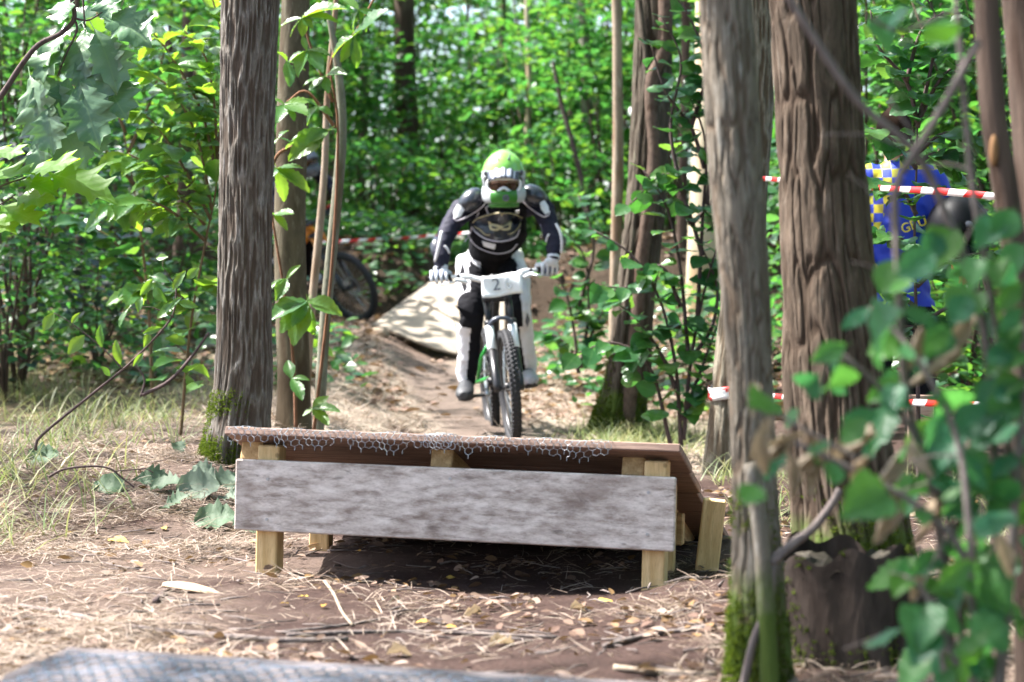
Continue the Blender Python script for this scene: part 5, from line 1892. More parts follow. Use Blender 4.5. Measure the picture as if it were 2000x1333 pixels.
LM = {}
LM['hazel'] = variants(lambda i: leaf_geo(interp_rows(HAZ, 13), M['leaf_hazel'], .10 + .05 * i, -.12 - .08 * i, .03, i), 4)
LM['fore'] = variants(lambda i: leaf_geo(interp_rows([(a, b * (.8 + .07 * i)) for a, b in (HAZ if i % 3 else OVA)], 13, .02), M['leaf_fore'], .05 + .09 * i, .12 - .13 * i, .05, 10 + i), 6)
LM['chest'] = variants(lambda i: leaf_geo(interp_rows(CHE if i % 2 else OVA, 15), M['leaf_chest'], .2 + .1 * i, -.18 - .06 * i, .02, 20 + i), 4)
LM['oak'] = variants(lambda i: leaf_geo(OAK, M['leaf_oak'], .10 + .08 * i, -.12 - .07 * i, .05, 30 + i), 4)
LM['maple'] = variants(lambda i: leaf_geo(MAP, M['leaf_maple'], .06 + .08 * i, -.10 - .07 * i, .04, 40 + i), 3)
LM['dry'] = variants(lambda i: leaf_geo(interp_rows(OVA, 9, .03), M['leaf_dry'], .3, -.25 - .1 * i, .06, 50 + i, roll=1.6 + .4 * i), 4)
LM['pale'] = variants(lambda i: leaf_geo(OAK if i % 2 else interp_rows(HAZ, 11, .03), M['leaf_pale'], .18 + .1 * i, -.10 + .12 * i, .09, 60 + i), 4)
LM['yellow'] = variants(lambda i: leaf_geo(interp_rows(OVA, 9, .02), M['leaf_yellow'], .2, -.2, .05, 70 + i), 2)
lr = random.Random(99)


def put_leaf(kind, root, base, tip, nrm=None, name='leaf', jit=.35):
    base = Vector(base); tip = Vector(tip)
    y = tip - base; L_ = y.length; y = y / L_
    n_ = Vector(nrm) if nrm is not None else Vector((0, -1, .35))
    n_ = n_ + Vector((lr.uniform(-jit, jit), lr.uniform(-jit, jit), lr.uniform(-jit, jit)))
    x = y.cross(n_)
    if x.length < 1e-3:
        x = Vector((1, 0, 0))
    x.normalize(); z = x.cross(y)
    m3 = Matrix((x, y, z)).transposed() * L_
    m4 = m3.to_4x4(); m4.translation = base - Vector(root.location)
    o_ = obj(name, lr.choice(LM[kind]), root)
    o_.matrix_basis = m4
    return o_


def stem(root, pts, r0, r1, mat, name='branch', n=6, k=None):
    q_ = catmull([tuple(p) for p in pts], k or len(pts) * 5)
    off = Vector(root.location)
    m = len(q_)
    MB().tube([Vector(a) - off for a in q_], [r0 + (r1 - r0) * i / (m - 1) for i in range(m)], n).build(name, mat, root, True)
    return [Vector(a) for a in q_]


def px_stem(root, l, Y_, r0, r1, mat, dY=0.0, **kw):
    m = len(l)
    return stem(root, [P(a[0], a[1], a[2] if len(a) > 2 else Y_ + dY * i / max(1, m - 1)) for i, a in enumerate(l)], r0 / FPX * Y_, r1 / FPX * Y_, mat, **kw)


def leaves_along(root, pts, n, kind, size, start=.15, droop=.35, spread=1.0, up=(0, -.35, 1), jit=.45):
    m = len(pts)
    for i in range(n):
        t = start + (1 - start) * (i + lr.uniform(-.3, .3)) / max(1, n - 1)
        t = min(max(t, 0), .999)
        j = min(int(t * (m - 1)), m - 2); u = t * (m - 1) - j
        p = pts[j].lerp(pts[j + 1], u)
        tg = (pts[j + 1] - pts[j]).normalized()
        sd = tg.cross(Vector((0, 0, 1)))
        if sd.length < .3:
            a = lr.uniform(0, 6.28); sd = Vector((math.cos(a), math.sin(a), 0))
        sd.normalize()
        sg = 1 if i % 2 else -1
        d = (tg * lr.uniform(.2, .8) + sd * sg * spread * lr.uniform(.6, 1.1) + Vector((lr.uniform(-.4, .4), lr.uniform(-.5, .3), -droop * lr.uniform(.2, 1.6)))).normalized()
        s = size * lr.uniform(.6, 1.2)
        b_ = p + d * s * .16
        put_leaf(kind, root, b_, b_ + d * s, up, jit=jit)


# oak twig hanging into the picture at the top left
OB = P(-60, 260, 7.3)
oak = thing('oak_branch', 'oak twig with large hanging grey green leaves in the upper left corner', 'branch', OB)
px_stem(oak, [(-90, 300), (0, 190), (40, 130), (75, 88), (118, 66), (145, 36), (138, -10), (130, -60)], 7.3, 7, 4, M['bark_dtwig'])
px_stem(oak, [(145, 36), (172, 40), (200, 24)], 7.3, 2.5, 1.2, M['bark_dtwig'])
px_stem(oak, [(145, 36), (150, 60), (130, 105), (112, 150)], 7.3, 2.5, 1.2, M['bark_dtwig'])
px_stem(oak, [(160, -40), (163, 10), (166, 55)], 7.3, 2.5, 1.5, M['bark_dtwig'])
for (bx, by, tx_, ty_, n_) in ((200, 23, 287, 62, (0, -1, .5)), (165, 56, 146, 152, (0, -1, .5)), (184, 58, 238, 152, (.7, -.8, .1)), (186, 128, 243, 226, (-.2, -1, .4)), (150, 52, 62, 118, (-.2, -.8, .8)),
                           (58, 146, 76, 268, (-.3, -1, .2)), (72, 138, 112, 228, (.1, -1, .1)), (134, 148, 124, 242, (.9, -.5, 0)), (155, 158, 182, 264, (.3, -1, 0)), (108, 212, 154, 312, (.2, -1, .1)),
                           (74, 266, 74, 358, (-.2, -1, .3)), (168, 60, 212, 146, (-.4, -.9, .5)), (138, -8, 108, 34, (0, -1, .4)), (176, 236, 196, 292, (.5, -.8, 0)), (120, 60, 70, 140, (0, -.9, .6)), (96, 205, 92, 290, (.3, -.9, 0)),
                           (145, 120, 205, 190, (.2, -1, .4)), (212, -30, 205, 22, (0, -1, .3))):
    dy = lr.uniform(-.05, .08)
    put_leaf('oak', oak, P(bx, by, 7.33 + dy), P(tx_, ty_, 7.22 + dy + lr.uniform(-.03, .03)), (n_[0] - .45, n_[1] * .8, n_[2] + .75), jit=.15)
MBs = P(-60, 420, 7.0)
mpl = thing('maple_branch', 'bright translucent lobed leaves below the oak twig at the left edge', 'branch', MBs)
px_stem(mpl, [(-70, 410), (0, 365), (50, 348)], 7.05, 3, 1.5, M['bark_dtwig'])
px_stem(mpl, [(-70, 430), (0, 400), (30, 380)], 7.05, 2.5, 1.2, M['bark_dtwig'])
for (bx, by, tx_, ty_) in ((95, 338, 222, 368), (30, 385, 108, 384), (48, 345, 150, 300), (-30, 350, 60, 322), (0, 400, 80, 428), (-30, 420, 30, 445), (40, 350, 110, 362), (-20, 300, 45, 292)):
    put_leaf('maple', mpl, P(bx, by, 7.1), P(tx_, ty_, 7.0), (0, -.75, 1), jit=.2)


def bush(name, label, cat, base, stems_, Y_, n_per, kind, size, mat, r=(7, 3), **kw):
    base = Vector(base); base.z = gzf(base.x, base.y)
    root = thing(name, label, cat, base)
    for l in stems_:
        pts = px_stem(root, l, Y_, r[0], r[1], mat)
        n_ = n_per
        leaves_along(root, pts, n_, kind, size, **kw)
    return root


# chestnut sapling between the oak twig and the oak
bush('chestnut_sapling', 'chestnut sapling with sunlit toothed leaves left of the oak trunk', 'sapling', P(352, 900, 9.6),
     [[(352, 860), (372, 640), (400, 480), (420, 380), (428, 300)], [(412, 430), (360, 330), (300, 240), (235, 200)], [(414, 410), (385, 270), (330, 170), (255, 130)], [(425, 330), (418, 200), (400, 110), (360, 60)],
      [(400, 470), (330, 410), (270, 390), (225, 400)], [(424, 300), (440, 180), (430, 60), (410, -20)], [(400, 440), (350, 380), (300, 330), (250, 300)], [(425, 350), (390, 210), (320, 90), (270, 40)], [(380, 600), (320, 560), (270, 560)]],
     9.6, 30, 'chest', .17, M['bark_stem'], (3.5, 1.5), droop=.3, up=(0, -.75, 1), jit=.5)
# second layer a little farther
bush('chestnut_sapling', 'chestnut sapling further back behind the sunlit one', 'sapling', P(300, 880, 12.0),
     [[(300, 830), (290, 600), (270, 420), (240, 250)], [(285, 560), (220, 470), (150, 430)], [(275, 440), (330, 340), (390, 310)], [(262, 360), (190, 280), (120, 260)], [(250, 300), (300, 180), (330, 60)], [(245, 260), (200, 130), (190, 20)]],
     12.0, 24, 'hazel', .14, M['bark_stem'], (4, 1.5), droop=.3, up=(0, -.6, 1), jit=.5)
# sprouts on the trunk behind
SPB = P(566, 850, 10.2)
spr = bush('chestnut_sprout', 'reddish chestnut sprout with pale leaves in front of the olive brown trunk', 'sapling', SPB,
           [[(578, 840), (574, 720), (562, 610), (544, 500), (532, 420), (528, 330)], [(566, 640), (590, 600), (600, 588)], [(612, 850), (648, 520), (660, 250), (645, 120), (690, 70), (740, -20)], [(655, 250), (600, 180), (560, 200)], [(650, 200), (610, 100), (590, 36)], [(528, 340), (545, 300), (590, 280), (640, 255)]],
           10.0, 0, 'chest', .1, M['bark_red'], (3.6, 2.0))
for (bx, by, tips) in ((600, 588, [(667, 604), (573, 628), (606, 660), (568, 668), (546, 642), (522, 610)]), (556, 205, [(533, 188), (612, 190), (578, 228), (540, 232), (600, 214)]), (640, 255, [(552, 262), (600, 270), (560, 302), (655, 250), (610, 290)]),
                       (590, 36, [(545, 42), (560, 66), (592, 72), (622, 8), (664, -4), (655, 24), (612, 52)]), (690, 72, [(668, 120), (640, 100), (720, 40), (745, 10), (660, 60), (700, 130)]), (600, 100, [(560, 110), (575, 140), (640, 95), (630, 130), (590, 70)]), (700, 20, [(670, -10), (740, 30), (680, 60), (720, 60)]), (560, 120, [(540, 90), (600, 130), (570, 160)]), (620, 210, [(590, 240), (650, 220), (600, 190)]), (545, 270, [(520, 290), (580, 280), (560, 250)]), (635, 150, [(668, 132), (590, 158), (600, 172), (640, 180)]),
                       (540, 330, [(520, 345), (580, 352), (605, 360), (560, 390), (590, 320)]), (535, 420, [(570, 410), (510, 400), (560, 440)]), (560, 545, [(580, 515), (520, 560), (540, 580)]), (570, 740, [(560, 700), (600, 735), (590, 770)]), (610, 800, [(655, 790), (640, 770), (590, 810), (640, 820)])):
    for t_ in tips:
        put_leaf('chest', spr, P(bx, by, 9.9), P(t_[0], t_[1], 9.85 + lr.uniform(-.08, .1)), (0, -.7, 1), jit=.4)

# arching young stem with narrow leaves at the left
ARB = P(80, 900, 8.0)
arb = bush('arching_sapling', 'thin arching stem with narrow blue green leaves above the grass', 'sapling', ARB, [[(70, 880), (80, 852), (180, 770), (258, 706), (325, 635), (342, 600), (345, 560), (362, 530)]], 8.0, 0, 'chest', .1, M['bark_dtwig'], (3.2, 1.4))
px_stem(arb, [(240, 722), (200, 680), (140, 632), (105, 612)], 8.0, 1.6, .8, M['bark_dtwig'])
px_stem(arb, [(340, 620), (310, 606), (290, 600), (250, 604)], 8.0, 1.6, .8, M['bark_dtwig'])
for (bx, by, tx_, ty_) in ((296, 540, 328, 546), (298, 545, 276, 576), (338, 568, 356, 530), (340, 600, 306, 618), (300, 560, 320, 590), (250, 604, 228, 634), (276, 580, 268, 606), (365, 545, 384, 524), (348, 590, 382, 598), (316, 640, 282, 650), (290, 650, 284, 676),
                           (236, 712, 222, 670), (200, 680, 190, 640), (165, 655, 132, 690), (105, 612, 84, 645), (140, 632, 150, 614), (330, 610, 345, 580), (305, 505, 325, 500), (318, 620, 330, 590), (280, 690, 262, 712), (215, 735, 200, 716)):
    put_leaf('chest', arb, P(bx, by, 8.0), P(tx_, ty_, 7.97), (lr.uniform(-.6, .6), -.9, .5), jit=.4)
px_stem(arb, [(345, 560), (318, 520), (326, 500)], 8.0, 1.2, .7, M['bark_dtwig'])
twg = thing('dead_branch', 'dark dead branch propped against the foot of the oak', 'branch', P(278, 770, 9.4))
px_stem(twg, [(278, 772), (330, 745), (372, 700), (408, 650)], 9.4, 4, 2.5, M['bark_dtwig'])
px_stem(twg, [(275, 775), (282, 740), (262, 710)], 9.4, 2.5, 1.2, M['bark_dtwig'])

# hazel bush beside the vine clad tree
bush('hazel_bush', 'hazel bush with broad round leaves between the vine clad tree and the leaning trunk', 'shrub', P(1325, 880, 11.2),
     [[(1330, 870), (1320, 720), (1290, 590), (1235, 500), (1160, 450)], [(1335, 860), (1350, 700), (1378, 560), (1412, 450)], [(1310, 870), (1270, 720), (1200, 670), (1130, 690)], [(1345, 700), (1328, 520), (1300, 400), (1255, 330)],
      [(1362, 620), (1372, 430), (1378, 280), (1340, 170)], [(1350, 440), (1310, 260), (1330, 120), (1290, 30)], [(1320, 760), (1290, 690), (1240, 620), (1200, 590)], [(1340, 800), (1370, 720), (1400, 640)], [(1330, 640), (1300, 640), (1260, 660), (1230, 720)],
      [(1372, 500), (1340, 400), (1300, 340), (1230, 400)], [(1376, 330), (1350, 250), (1300, 180), (1270, 80)], [(1330, 820), (1360, 780), (1380, 760)], [(1378, 300), (1390, 160), (1350, 40), (1310, -20)], [(1330, 600), (1290, 520), (1230, 560), (1180, 560)], [(1380, 400), (1400, 250), (1390, 120), (1400, 20)], [(1350, 440), (1400, 380), (1420, 300)], [(1350, 700), (1390, 640), (1400, 560), (1370, 480)], [(1350, 250), (1380, 140), (1370, 30)]],
     11.2, 17, 'hazel', .125, M['bark_dtwig'], (4.5, 1.6), droop=.35, up=(0, -.65, 1), jit=.55)
bush('hazel_bush', 'low hazel sprays beside the trail near the slim pale trunk', 'shrub', P(1120, 760, 15.0),
     [[(1130, 730), (1120, 640), (1100, 560), (1060, 520)], [(1135, 720), (1150, 600), (1140, 500), (1090, 440)], [(1140, 700), (1170, 620), (1200, 600)], [(1130, 600), (1160, 480), (1130, 380)], [(1120, 690), (1090, 660), (1060, 650)]],
     15.0, 16, 'hazel', .15, M['bark_dtwig'], (4, 1.4), droop=.35, up=(0, -.6, 1), jit=.5)
# hazel in front of the person on the right
bush('hazel_bush', 'hazel bush with toothed leaves in front of the person in the blue jersey', 'shrub', P(1790, 1000, 8.2),
     [[(1795, 960), (1792, 700), (1786, 480), (1790, 330), (1792, 240)], [(1792, 240), (1770, 160), (1715, 90), (1700, 20)], [(1792, 240), (1845, 145), (1920, 110)], [(1790, 560), (1850, 510), (1940, 490)], [(1788, 600), (1735, 560), (1695, 530)],
      [(1790, 330), (1740, 270), (1700, 250)], [(1790, 420), (1760, 370), (1705, 350)], [(1790, 640), (1860, 600), (1930, 620)], [(1792, 250), (1830, 60), (1800, -20)], [(1790, 300), (1850, 260), (1930, 280)], [(1786, 480), (1740, 460), (1700, 450)], [(1790, 640), (1740, 640), (1700, 670)],
      [(1770, 160), (1800, 60), (1850, 20)], [(1792, 320), (1830, 300), (1870, 320)]],
     8.2, 17, 'hazel', .105, M['bark_dtwig'], (5, 1.6), droop=.35, up=(0, -.8, 1), jit=.55)

# out of focus bush close to the lens, lower right
FY = 3.1
FB = P(1880, 1500, FY); FB.z = gzf(FB.x, FB.y)
fb = thing('elm_bush', 'blurred bush with green and curled dry leaves filling the lower right corner', 'shrub', FB)
FS = []
for l, r0, r1 in (([(1525, -30), (1600, 90), (1682, 205), (1790, 300), (1852, 430), (1905, 570), (1935, 760), (1945, 1100), (1900, 1480)], 8, 10), ([(1912, 80), (1840, 212), (1775, 320), (1748, 380), (1758, 600), (1775, 800), (1830, 1000), (1870, 1480)], 8, 10),
                  ([(1866, -30), (1880, 150), (1898, 350), (1925, 520), (1960, 760), (1975, 1100), (1940, 1480)], 6, 9), ([(1555, 865), (1700, 935), (1800, 995), (1890, 1110), (1900, 1400)], 6, 9), ([(2010, 875), (1932, 940), (1862, 1040), (1840, 1200), (1860, 1480)], 6, 10),
                  ([(2020, 540), (1995, 800), (1970, 1150), (1930, 1480)], 8, 11), ([(1640, 690), (1720, 760), (1810, 900), (1870, 1100), (1880, 1480)], 5, 8), ([(1700, 600), (1790, 700), (1870, 860), (1900, 1100)], 5, 8), ([(1740, 1120), (1800, 1150), (1870, 1300)], 4, 7),
                  ([(1500, 800), (1590, 850), (1680, 900)], 3, 5), ([(1690, 30), (1760, 60), (1866, 20)], 3, 5)):
    FS.append(px_stem(fb, l, FY, r0, r1, M['bark_twig'], dY=lr.uniform(-.15, .15)))
for i in range(26):
    a0 = lr.choice(FS[:8]); p_ = lr.choice(a0[4:-6] if len(a0) > 14 else a0)
    d_ = Vector((lr.uniform(-1, .5), lr.uniform(-.3, .3), lr.uniform(-.3, .7))).normalized() * lr.uniform(.06, .16)
    stem(fb, [p_, p_ + d_ * .5 + Vector((0, 0, .01)), p_ + d_], .0022, .0010, M['bark_twig'], n=5)
for (bx, by, tx_, ty_) in ((1824, 495, 1735, 553), (1764, 611, 1664, 696), (1700, 600, 1634, 654), (1652, 674, 1560, 714), (1642, 712, 1624, 816), (1600, 735, 1538, 786), (1506, 780, 1470, 790), (1524, 858, 1492, 948), (1925, 508, 1868, 570), (1772, 740, 1718, 772), (1746, 786, 1692, 878), (1712, 876, 1662, 902),
                           (1790, 1090, 1690, 1160), (1830, 1150, 1930, 1075), (1880, 1100, 1990, 1180), (1760, 1230, 1665, 1290), (1900, 1200, 1990, 1290), (1830, 1280, 1740, 1340), (1960, 1000, 1905, 1080), (1990, 940, 1920, 990), (1850, 640, 1800, 720), (1940, 600, 2000, 680), (1965, 700, 1900, 770),
                           (1820, 820, 1760, 900), (1870, 880, 1930, 960), (1800, 940, 1730, 1010), (1730, 960, 1660, 990), (1560, 800, 1520, 850), (1690, 820, 1640, 870), (1840, 760, 1900, 830), (1990, 830, 1930, 880), (1700, 40, 1760, 90), (1780, 20, 1700, 60), (1800, 80, 1880, 60), (1860, 40, 1800, 110), (1340, 1080, 1300, 1150),
                           (1960, 420, 1900, 480), (2000, 480, 1950, 540), (1900, 560, 1850, 610), (1780, 540, 1720, 600), (1930, 1230, 1850, 1300), (1990, 1090, 1940, 1150), (1480, 950, 1440, 1000), (1620, 860, 1570, 900)):
    if by > 1060 and bx < 1400:
        continue
    yy = FY + lr.uniform(-.25, .35)
    sc_f = lr.uniform(.62, .95)
    tx_, ty_ = bx + (tx_ - bx) * sc_f, by + (ty_ - by) * sc_f
    put_leaf('fore', fb, P(bx, by, yy), P(tx_, ty_, yy - lr.uniform(-.05, .08)), (lr.uniform(-.5, .5), -.8, .7), jit=.4)
for i, s_ in enumerate(FS[:9]):
    m_ = len(s_)
    seg_ = [p for p in s_ if p.z < P(0, 470, FY).z and p.z > P(0, 1330, FY).z]
    if len(seg_) > 3:
        leaves_along(fb, seg_, 8, 'fore', .058, start=.0, droop=.4, spread=1.2, up=(0, -.9, .7), jit=.6)
for i in range(20):
    s_ = FS[lr.choice((0, 1, 3, 3, 4, 5, 6, 6, 7, 9, 9))]
    p = lr.choice([q_ for q_ in s_ if P(0, 1250, FY).z < q_.z < P(0, 560, FY).z] or s_) + Vector((lr.uniform(-.06, .04), lr.uniform(-.05, .05), lr.uniform(-.03, .03)))
    d = Vector((lr.uniform(-.6, .4), lr.uniform(-.3, .3), lr.uniform(-1.1, -.3))).normalized()
    put_leaf('dry', fb, p, p + d * lr.uniform(.05, .095), (lr.uniform(-1, 1), -1, lr.uniform(-.5, .5)), jit=.5)
for (bx, by, tx_, ty_) in ((1475, 750, 1470, 800), (1500, 880, 1560, 850), (1540, 860, 1500, 900), (1575, 840, 1590, 910), (1600, 900, 1580, 960), (1690, 820, 1660, 900), (1760, 880, 1720, 960), (1860, 660, 1820, 750), (1800, 640, 1780, 720), (1970, 720, 1950, 790)):
    put_leaf('dry', fb, P(bx, by, FY + .1), P(tx_, ty_, FY + .05), (lr.uniform(-.5, .5), -1, .2), jit=.4)
for i in range(46):
    bx, by = lr.uniform(1700, 2010), lr.uniform(380, 1000)
    if lr.random() > (bx - 1600) / 400:
        continue
    L_ = lr.uniform(45, 85); a_ = lr.uniform(1.7, 4.2)
    put_leaf('fore', fb, P(bx, by, FY), P(bx + L_ * math.cos(a_), by + L_ * .7 * abs(math.sin(a_)) + 15, FY - .02), (lr.uniform(-.6, .6), -.7, .8), jit=.4)
stk = thing('dead_branch', 'grey broken stick leaning across the stump', 'branch', P(1515, 1090, 4.2))
px_stem(stk, [(1505, 1100), (1545, 1065), (1590, 1030), (1628, 980), (1640, 955)], 4.2, 11, 7, M['bark_twig'])
px_stem(stk, [(1440, 1400), (1470, 1260), (1500, 1180), (1510, 1098)], 4.2, 9, 8, M['bark_twig'])
shoot = thing('cut_shoot', 'pale cut shoot rising against the leaning trunk', 'branch', P(1500, 1345, 4.2))
px_stem(shoot, [(1505, 1360), (1492, 1120), (1478, 980), (1466, 905)], 4.2, 19, 15, M['bark_near'], n=14)

# stump under the thick trunk
SB = Vector(((1655 - 1000) / FPX * 4.75, 4.75, 0)); SB.z = gzf(SB.x, SB.y)
stump = thing('tree_stump', 'dark broken stump in front of the thick reddish trunk', 'stump', SB)
zt_ = P(0, 1062, 4.6).z
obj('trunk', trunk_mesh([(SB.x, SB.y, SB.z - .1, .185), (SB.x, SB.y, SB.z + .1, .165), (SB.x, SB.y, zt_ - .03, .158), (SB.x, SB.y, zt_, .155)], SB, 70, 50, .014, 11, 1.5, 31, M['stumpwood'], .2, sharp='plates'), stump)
sm_ = stump.children[0].data
for v_ in sm_.vertices:
    if v_.co.z > zt_ - SB.z - .12:
        a_ = math.atan2(v_.co.y, v_.co.x)
        v_.co.z -= max(0, v_.co.z - (zt_ - SB.z - .12)) * (.5 + .5 * math.sin(a_ * 3 + 1) * math.sin(a_ * 5)) * .5
tp = MB()
n_ = 40
ring0 = [(.158 * math.cos(6.283 * i / n_), .158 * math.sin(6.283 * i / n_), zt_ - SB.z - .045 - .05 * lr.random()) for i in range(n_)]
ring1 = [(.09 * math.cos(6.283 * i / n_), .09 * math.sin(6.283 * i / n_), zt_ - SB.z - .07 + .04 * lr.random()) for i in range(n_)]
tp.add(ring0 + ring1 + [(0, 0, zt_ - SB.z - .08)], [(i, (i + 1) % n_, n_ + (i + 1) % n_, n_ + i) for i in range(n_)] + [(n_ + i, n_ + (i + 1) % n_, 2 * n_) for i in range(n_)])
tp.build('cut_face', M['stumptop'], stump)


# moss tufts on feet of trunks
def moss_on(root, n_, zmax, amin, amax, lmin, lmax, seed, dens_noise=8.0):
    """short moss blades growing out of the trunk's own surface"""
    tr = [c for c in root.children if c.name.startswith('trunk')][0]
    me = tr.data
    co = np.empty(len(me.vertices) * 3); me.vertices.foreach_get('co', co); co = co.reshape(-1, 3)
    no = np.empty(len(me.vertices) * 3); me.vertices.foreach_get('normal', no); no = no.reshape(-1, 3)
    rg_ = np.random.default_rng(seed)
    ang = np.arctan2(no[:, 1], no[:, 0])
    nz_ = vnoise(ang * 2.2 + 9, co[:, 2] * dens_noise, seed)
    fade = np.clip(1.25 - np.clip(co[:, 2], 0, None) / zmax - 1.1 * nz_, 0, 1) * (co[:, 2] < zmax) * (co[:, 2] > -.05)
    win = ((ang > amin) & (ang < amax)) if amin < amax else ((ang > amin) | (ang < amax))
    k = np.nonzero(win & (rg_.random(len(co)) < fade))[0]
    k = rg_.choice(k, n_)
    p = co[k] + rg_.normal(0, .003, (n_, 3)); d = no[k] + np.array([0, 0, .25]) + rg_.normal(0, .45, (n_, 3))
    mx = frames(d, rg_.normal(0, 1, (n_, 3)), rg_.uniform(lmin, lmax, n_))
    mx[:, :, 0] *= .35
    return obj('moss', scatter([(-.5, 0, 0), (.5, 0, 0), (.25, .6, .12), (-.25, .6, .12), (0, 1, .05)], [(0, 1, 2), (0, 2, 3), (3, 2, 4)], p, mx, M['moss'], True, 'moss'), root, 'stuff')


moss_on(t_left, 11000, .34, -3.14, -1.35, .005, .015, 3)
moss_on(t_near, 9000, .42, 1.9, -.9, .005, .014, 4)
moss_on(stump, 2500, .28, -3.1, -.8, .005, .013, 8)
moss_on(t_big, 4000, .25, -3.1, -1.2, .005, .014, 5)
moss_on(t_vine, 5000, .62, 2.2, -.6, .010, .028, 6, 4)


# barrier tape
def tape(name, label, pts, w, seg=.11, sag=0.02, twist=.0):
    p = catmull([tuple(q_) for q_ in pts], 60)
    d = np.r_[0, np.cumsum(np.linalg.norm(np.diff(p, axis=0), axis=1))]
    n_ = max(4, int(d[-1] / seg))
    t = np.linspace(0, d[-1], n_ * 3 + 1)
    q_ = np.stack([np.interp(t, d, p[:, i]) for i in range(3)], 1)
    org = Vector(q_[0])
    V_ = []; F_ = []; mi = []
    for i in range(len(q_)):
        tg = q_[min(i + 1, len(q_) - 1)] - q_[max(i - 1, 0)]; tg = tg / np.linalg.norm(tg)
        a = twist * math.sin(i * .13)
        upv = np.array([0, math.sin(a), math.cos(a)])
        sh = tg * w * .45
        V_ += [tuple(q_[i] - upv * w / 2 - sh - np.array(org)), tuple(q_[i] + upv * w / 2 + sh - np.array(org))]
    for i in range(len(q_) - 1):
        F_.append((2 * i, 2 * i + 2, 2 * i + 3, 2 * i + 1)); mi.append((i // 3) % 2)
    me = mesh_from(V_, F_, [M['tape_r'], M['tape_w']], True)
    me.polygons.foreach_set('material_index', mi)
    o_ = obj(name, me); o_.location = org
    s_ = o_.modifiers.new('s', 'SOLIDIFY'); s_.thickness = .0012
    return tag(o_, label, 'tape')


tape('barrier_tape', 'upper red and white barrier tape stretched in front of the blue jersey', [P(1472, 348, 10.05), P(1500, 350, 9.7), P(1690, 366, 8.3), P(1830, 374, 7.6), P(1985, 388, 7.2), P(2100, 398, 7.0)], .026, .10, twist=.5)
tape('barrier_tape', 'lower red and white barrier tape running from the ash trunk behind the bushes', [P(1440, 768, 10.0), P(1530, 776, 9.5), P(1680, 783, 8.4), P(1850, 789, 7.7), P(2010, 798, 7.3), P(2100, 804, 7.0)], .026, .10, twist=.4)
tape('barrier_tape', 'far red and white barrier tape along the bank behind the second rider', [P(540, 480, 21.0), P(650, 473, 21.0), P(750, 468, 21.2), P(850, 461, 21.4), P(985, 450, 21.6)], .034, .09, twist=.5)
wc = P(1428, 768, 10.3)
wr_ = MB()
ph_ = [Vector((.110 * math.cos(a), .110 * math.sin(a), .006 * math.sin(3 * a))) for a in np.linspace(0, 6.283, 37)]
Vw = []; Fw = []; mw = []
for k_, (zz, rr) in enumerate(((-.030, 1.0), (-.012, 1.03), (.004, 1.0), (.018, 1.04), (.030, 1.01))):
    for v_ in ph_[:-1]:
        Vw.append((v_.x * rr, v_.y * rr, v_.z + zz))
for k_ in range(4):
    for i in range(36):
        Fw.append((k_ * 36 + i, k_ * 36 + (i + 1) % 36, (k_ + 1) * 36 + (i + 1) % 36, (k_ + 1) * 36 + i)); mw.append(0 if (i + k_) % 9 in (0, 1, 2) else 1)
me = mesh_from(Vw, Fw, [M['tape_r'], M['tape_w']], True); me.polygons.foreach_set('material_index', mw)
o_ = obj('tape_wrap', me); o_.location = wc
o_.modifiers.new('s', 'SOLIDIFY').thickness = .002
tag(o_, 'red and white tape wound round the flared ash trunk', 'tape')
for q_, lab in ((P(985, 450, 21.6), 'thin wooden stake holding the far tape behind the rider'), (P(540, 480, 21.0), 'thin wooden stake holding the far tape behind the olive brown trunk')):
    g_ = gzf(q_.x, q_.y)
    st_ = MB().tube([(0, 0, -.1), (0, 0, q_.z - g_ + .12), (0, 0, q_.z - g_ + .16)], [.02, .018, .006], 8).build('stake', M['pine'])
    st_.location = (q_.x, q_.y + .02, g_); tag(st_, lab, 'stake')

pk = MB().box((0, 0, 0), (.115, .022, .26), None, 0, .003).build('board', M['plank_pink']); q_ = P(1799, 822, 9.15)
pk.location = (q_.x, q_.y, q_.z - .02); pk.rotation_euler = (R(-6), R(2), R(10))
tag(pk, 'pinkish wooden board standing below the lower tape', 'board')

# evergreen bush at the left edge
hol = shrub_mesh(300, 1.7, .75, 40, 32, .075, leaf_mat('leaf_holly', [(0.012, 0.035, 0.03), (0.02, 0.05, 0.04), (0.03, 0.06, 0.05)], [(0.04, 0.10, 0.05)], .28, .12, spec=.6), LEAF_S, .1, .35)
hx = sh_px(40, 13.0)
hr_ = thing('holly_bush', 'dark bluish evergreen bush at the left edge above the grass', 'shrub', (hx, 13.0, gzf(hx, 13.0)))
obj('foliage', hol, hr_, 'stuff'); obj('stems', stems_mesh(77, 1.6, .7, M['bark_brown']), hr_)

# low green cover on the bank and along the trail
rg = np.random.default_rng(17)
n = 16000
x = rg.uniform(-4.5, 4.5, n); y = np.where(rg.random(n) < .6, rg.uniform(20.6, 24.5, n), rg.uniform(13.5, 20, n))
k = (np.abs(x - path_x(y)) > np.where(y > 20.2, -1, .65)) & (vnoise(x * 1.7, y * 1.7, 55) > np.where((np.abs(x + .8) < 1.6) & (y < 21.4), .52, .40))
x, y = x[k], y[k]; n = len(x)
a = rg.uniform(0, 6.283, n)
ax = np.stack([np.cos(a), np.sin(a), rg.normal(.1, .4, n)], 1); nr = np.stack([rg.normal(0, .4, n), rg.normal(-.5, .4, n), np.ones(n)], 1)
o_ = obj('ground_cover', scatter(LEAF_S[0], LEAF_S[1], np.stack([x, y, gz(x, y) + rg.uniform(.02, .28, n)], 1), frames(ax, nr, rg.uniform(.07, .14, n)), M['leaf_bg'], False, 'ground_cover'), kind='stuff')
tag(o_, 'low green seedlings covering the bank and trail edges', 'ground cover')

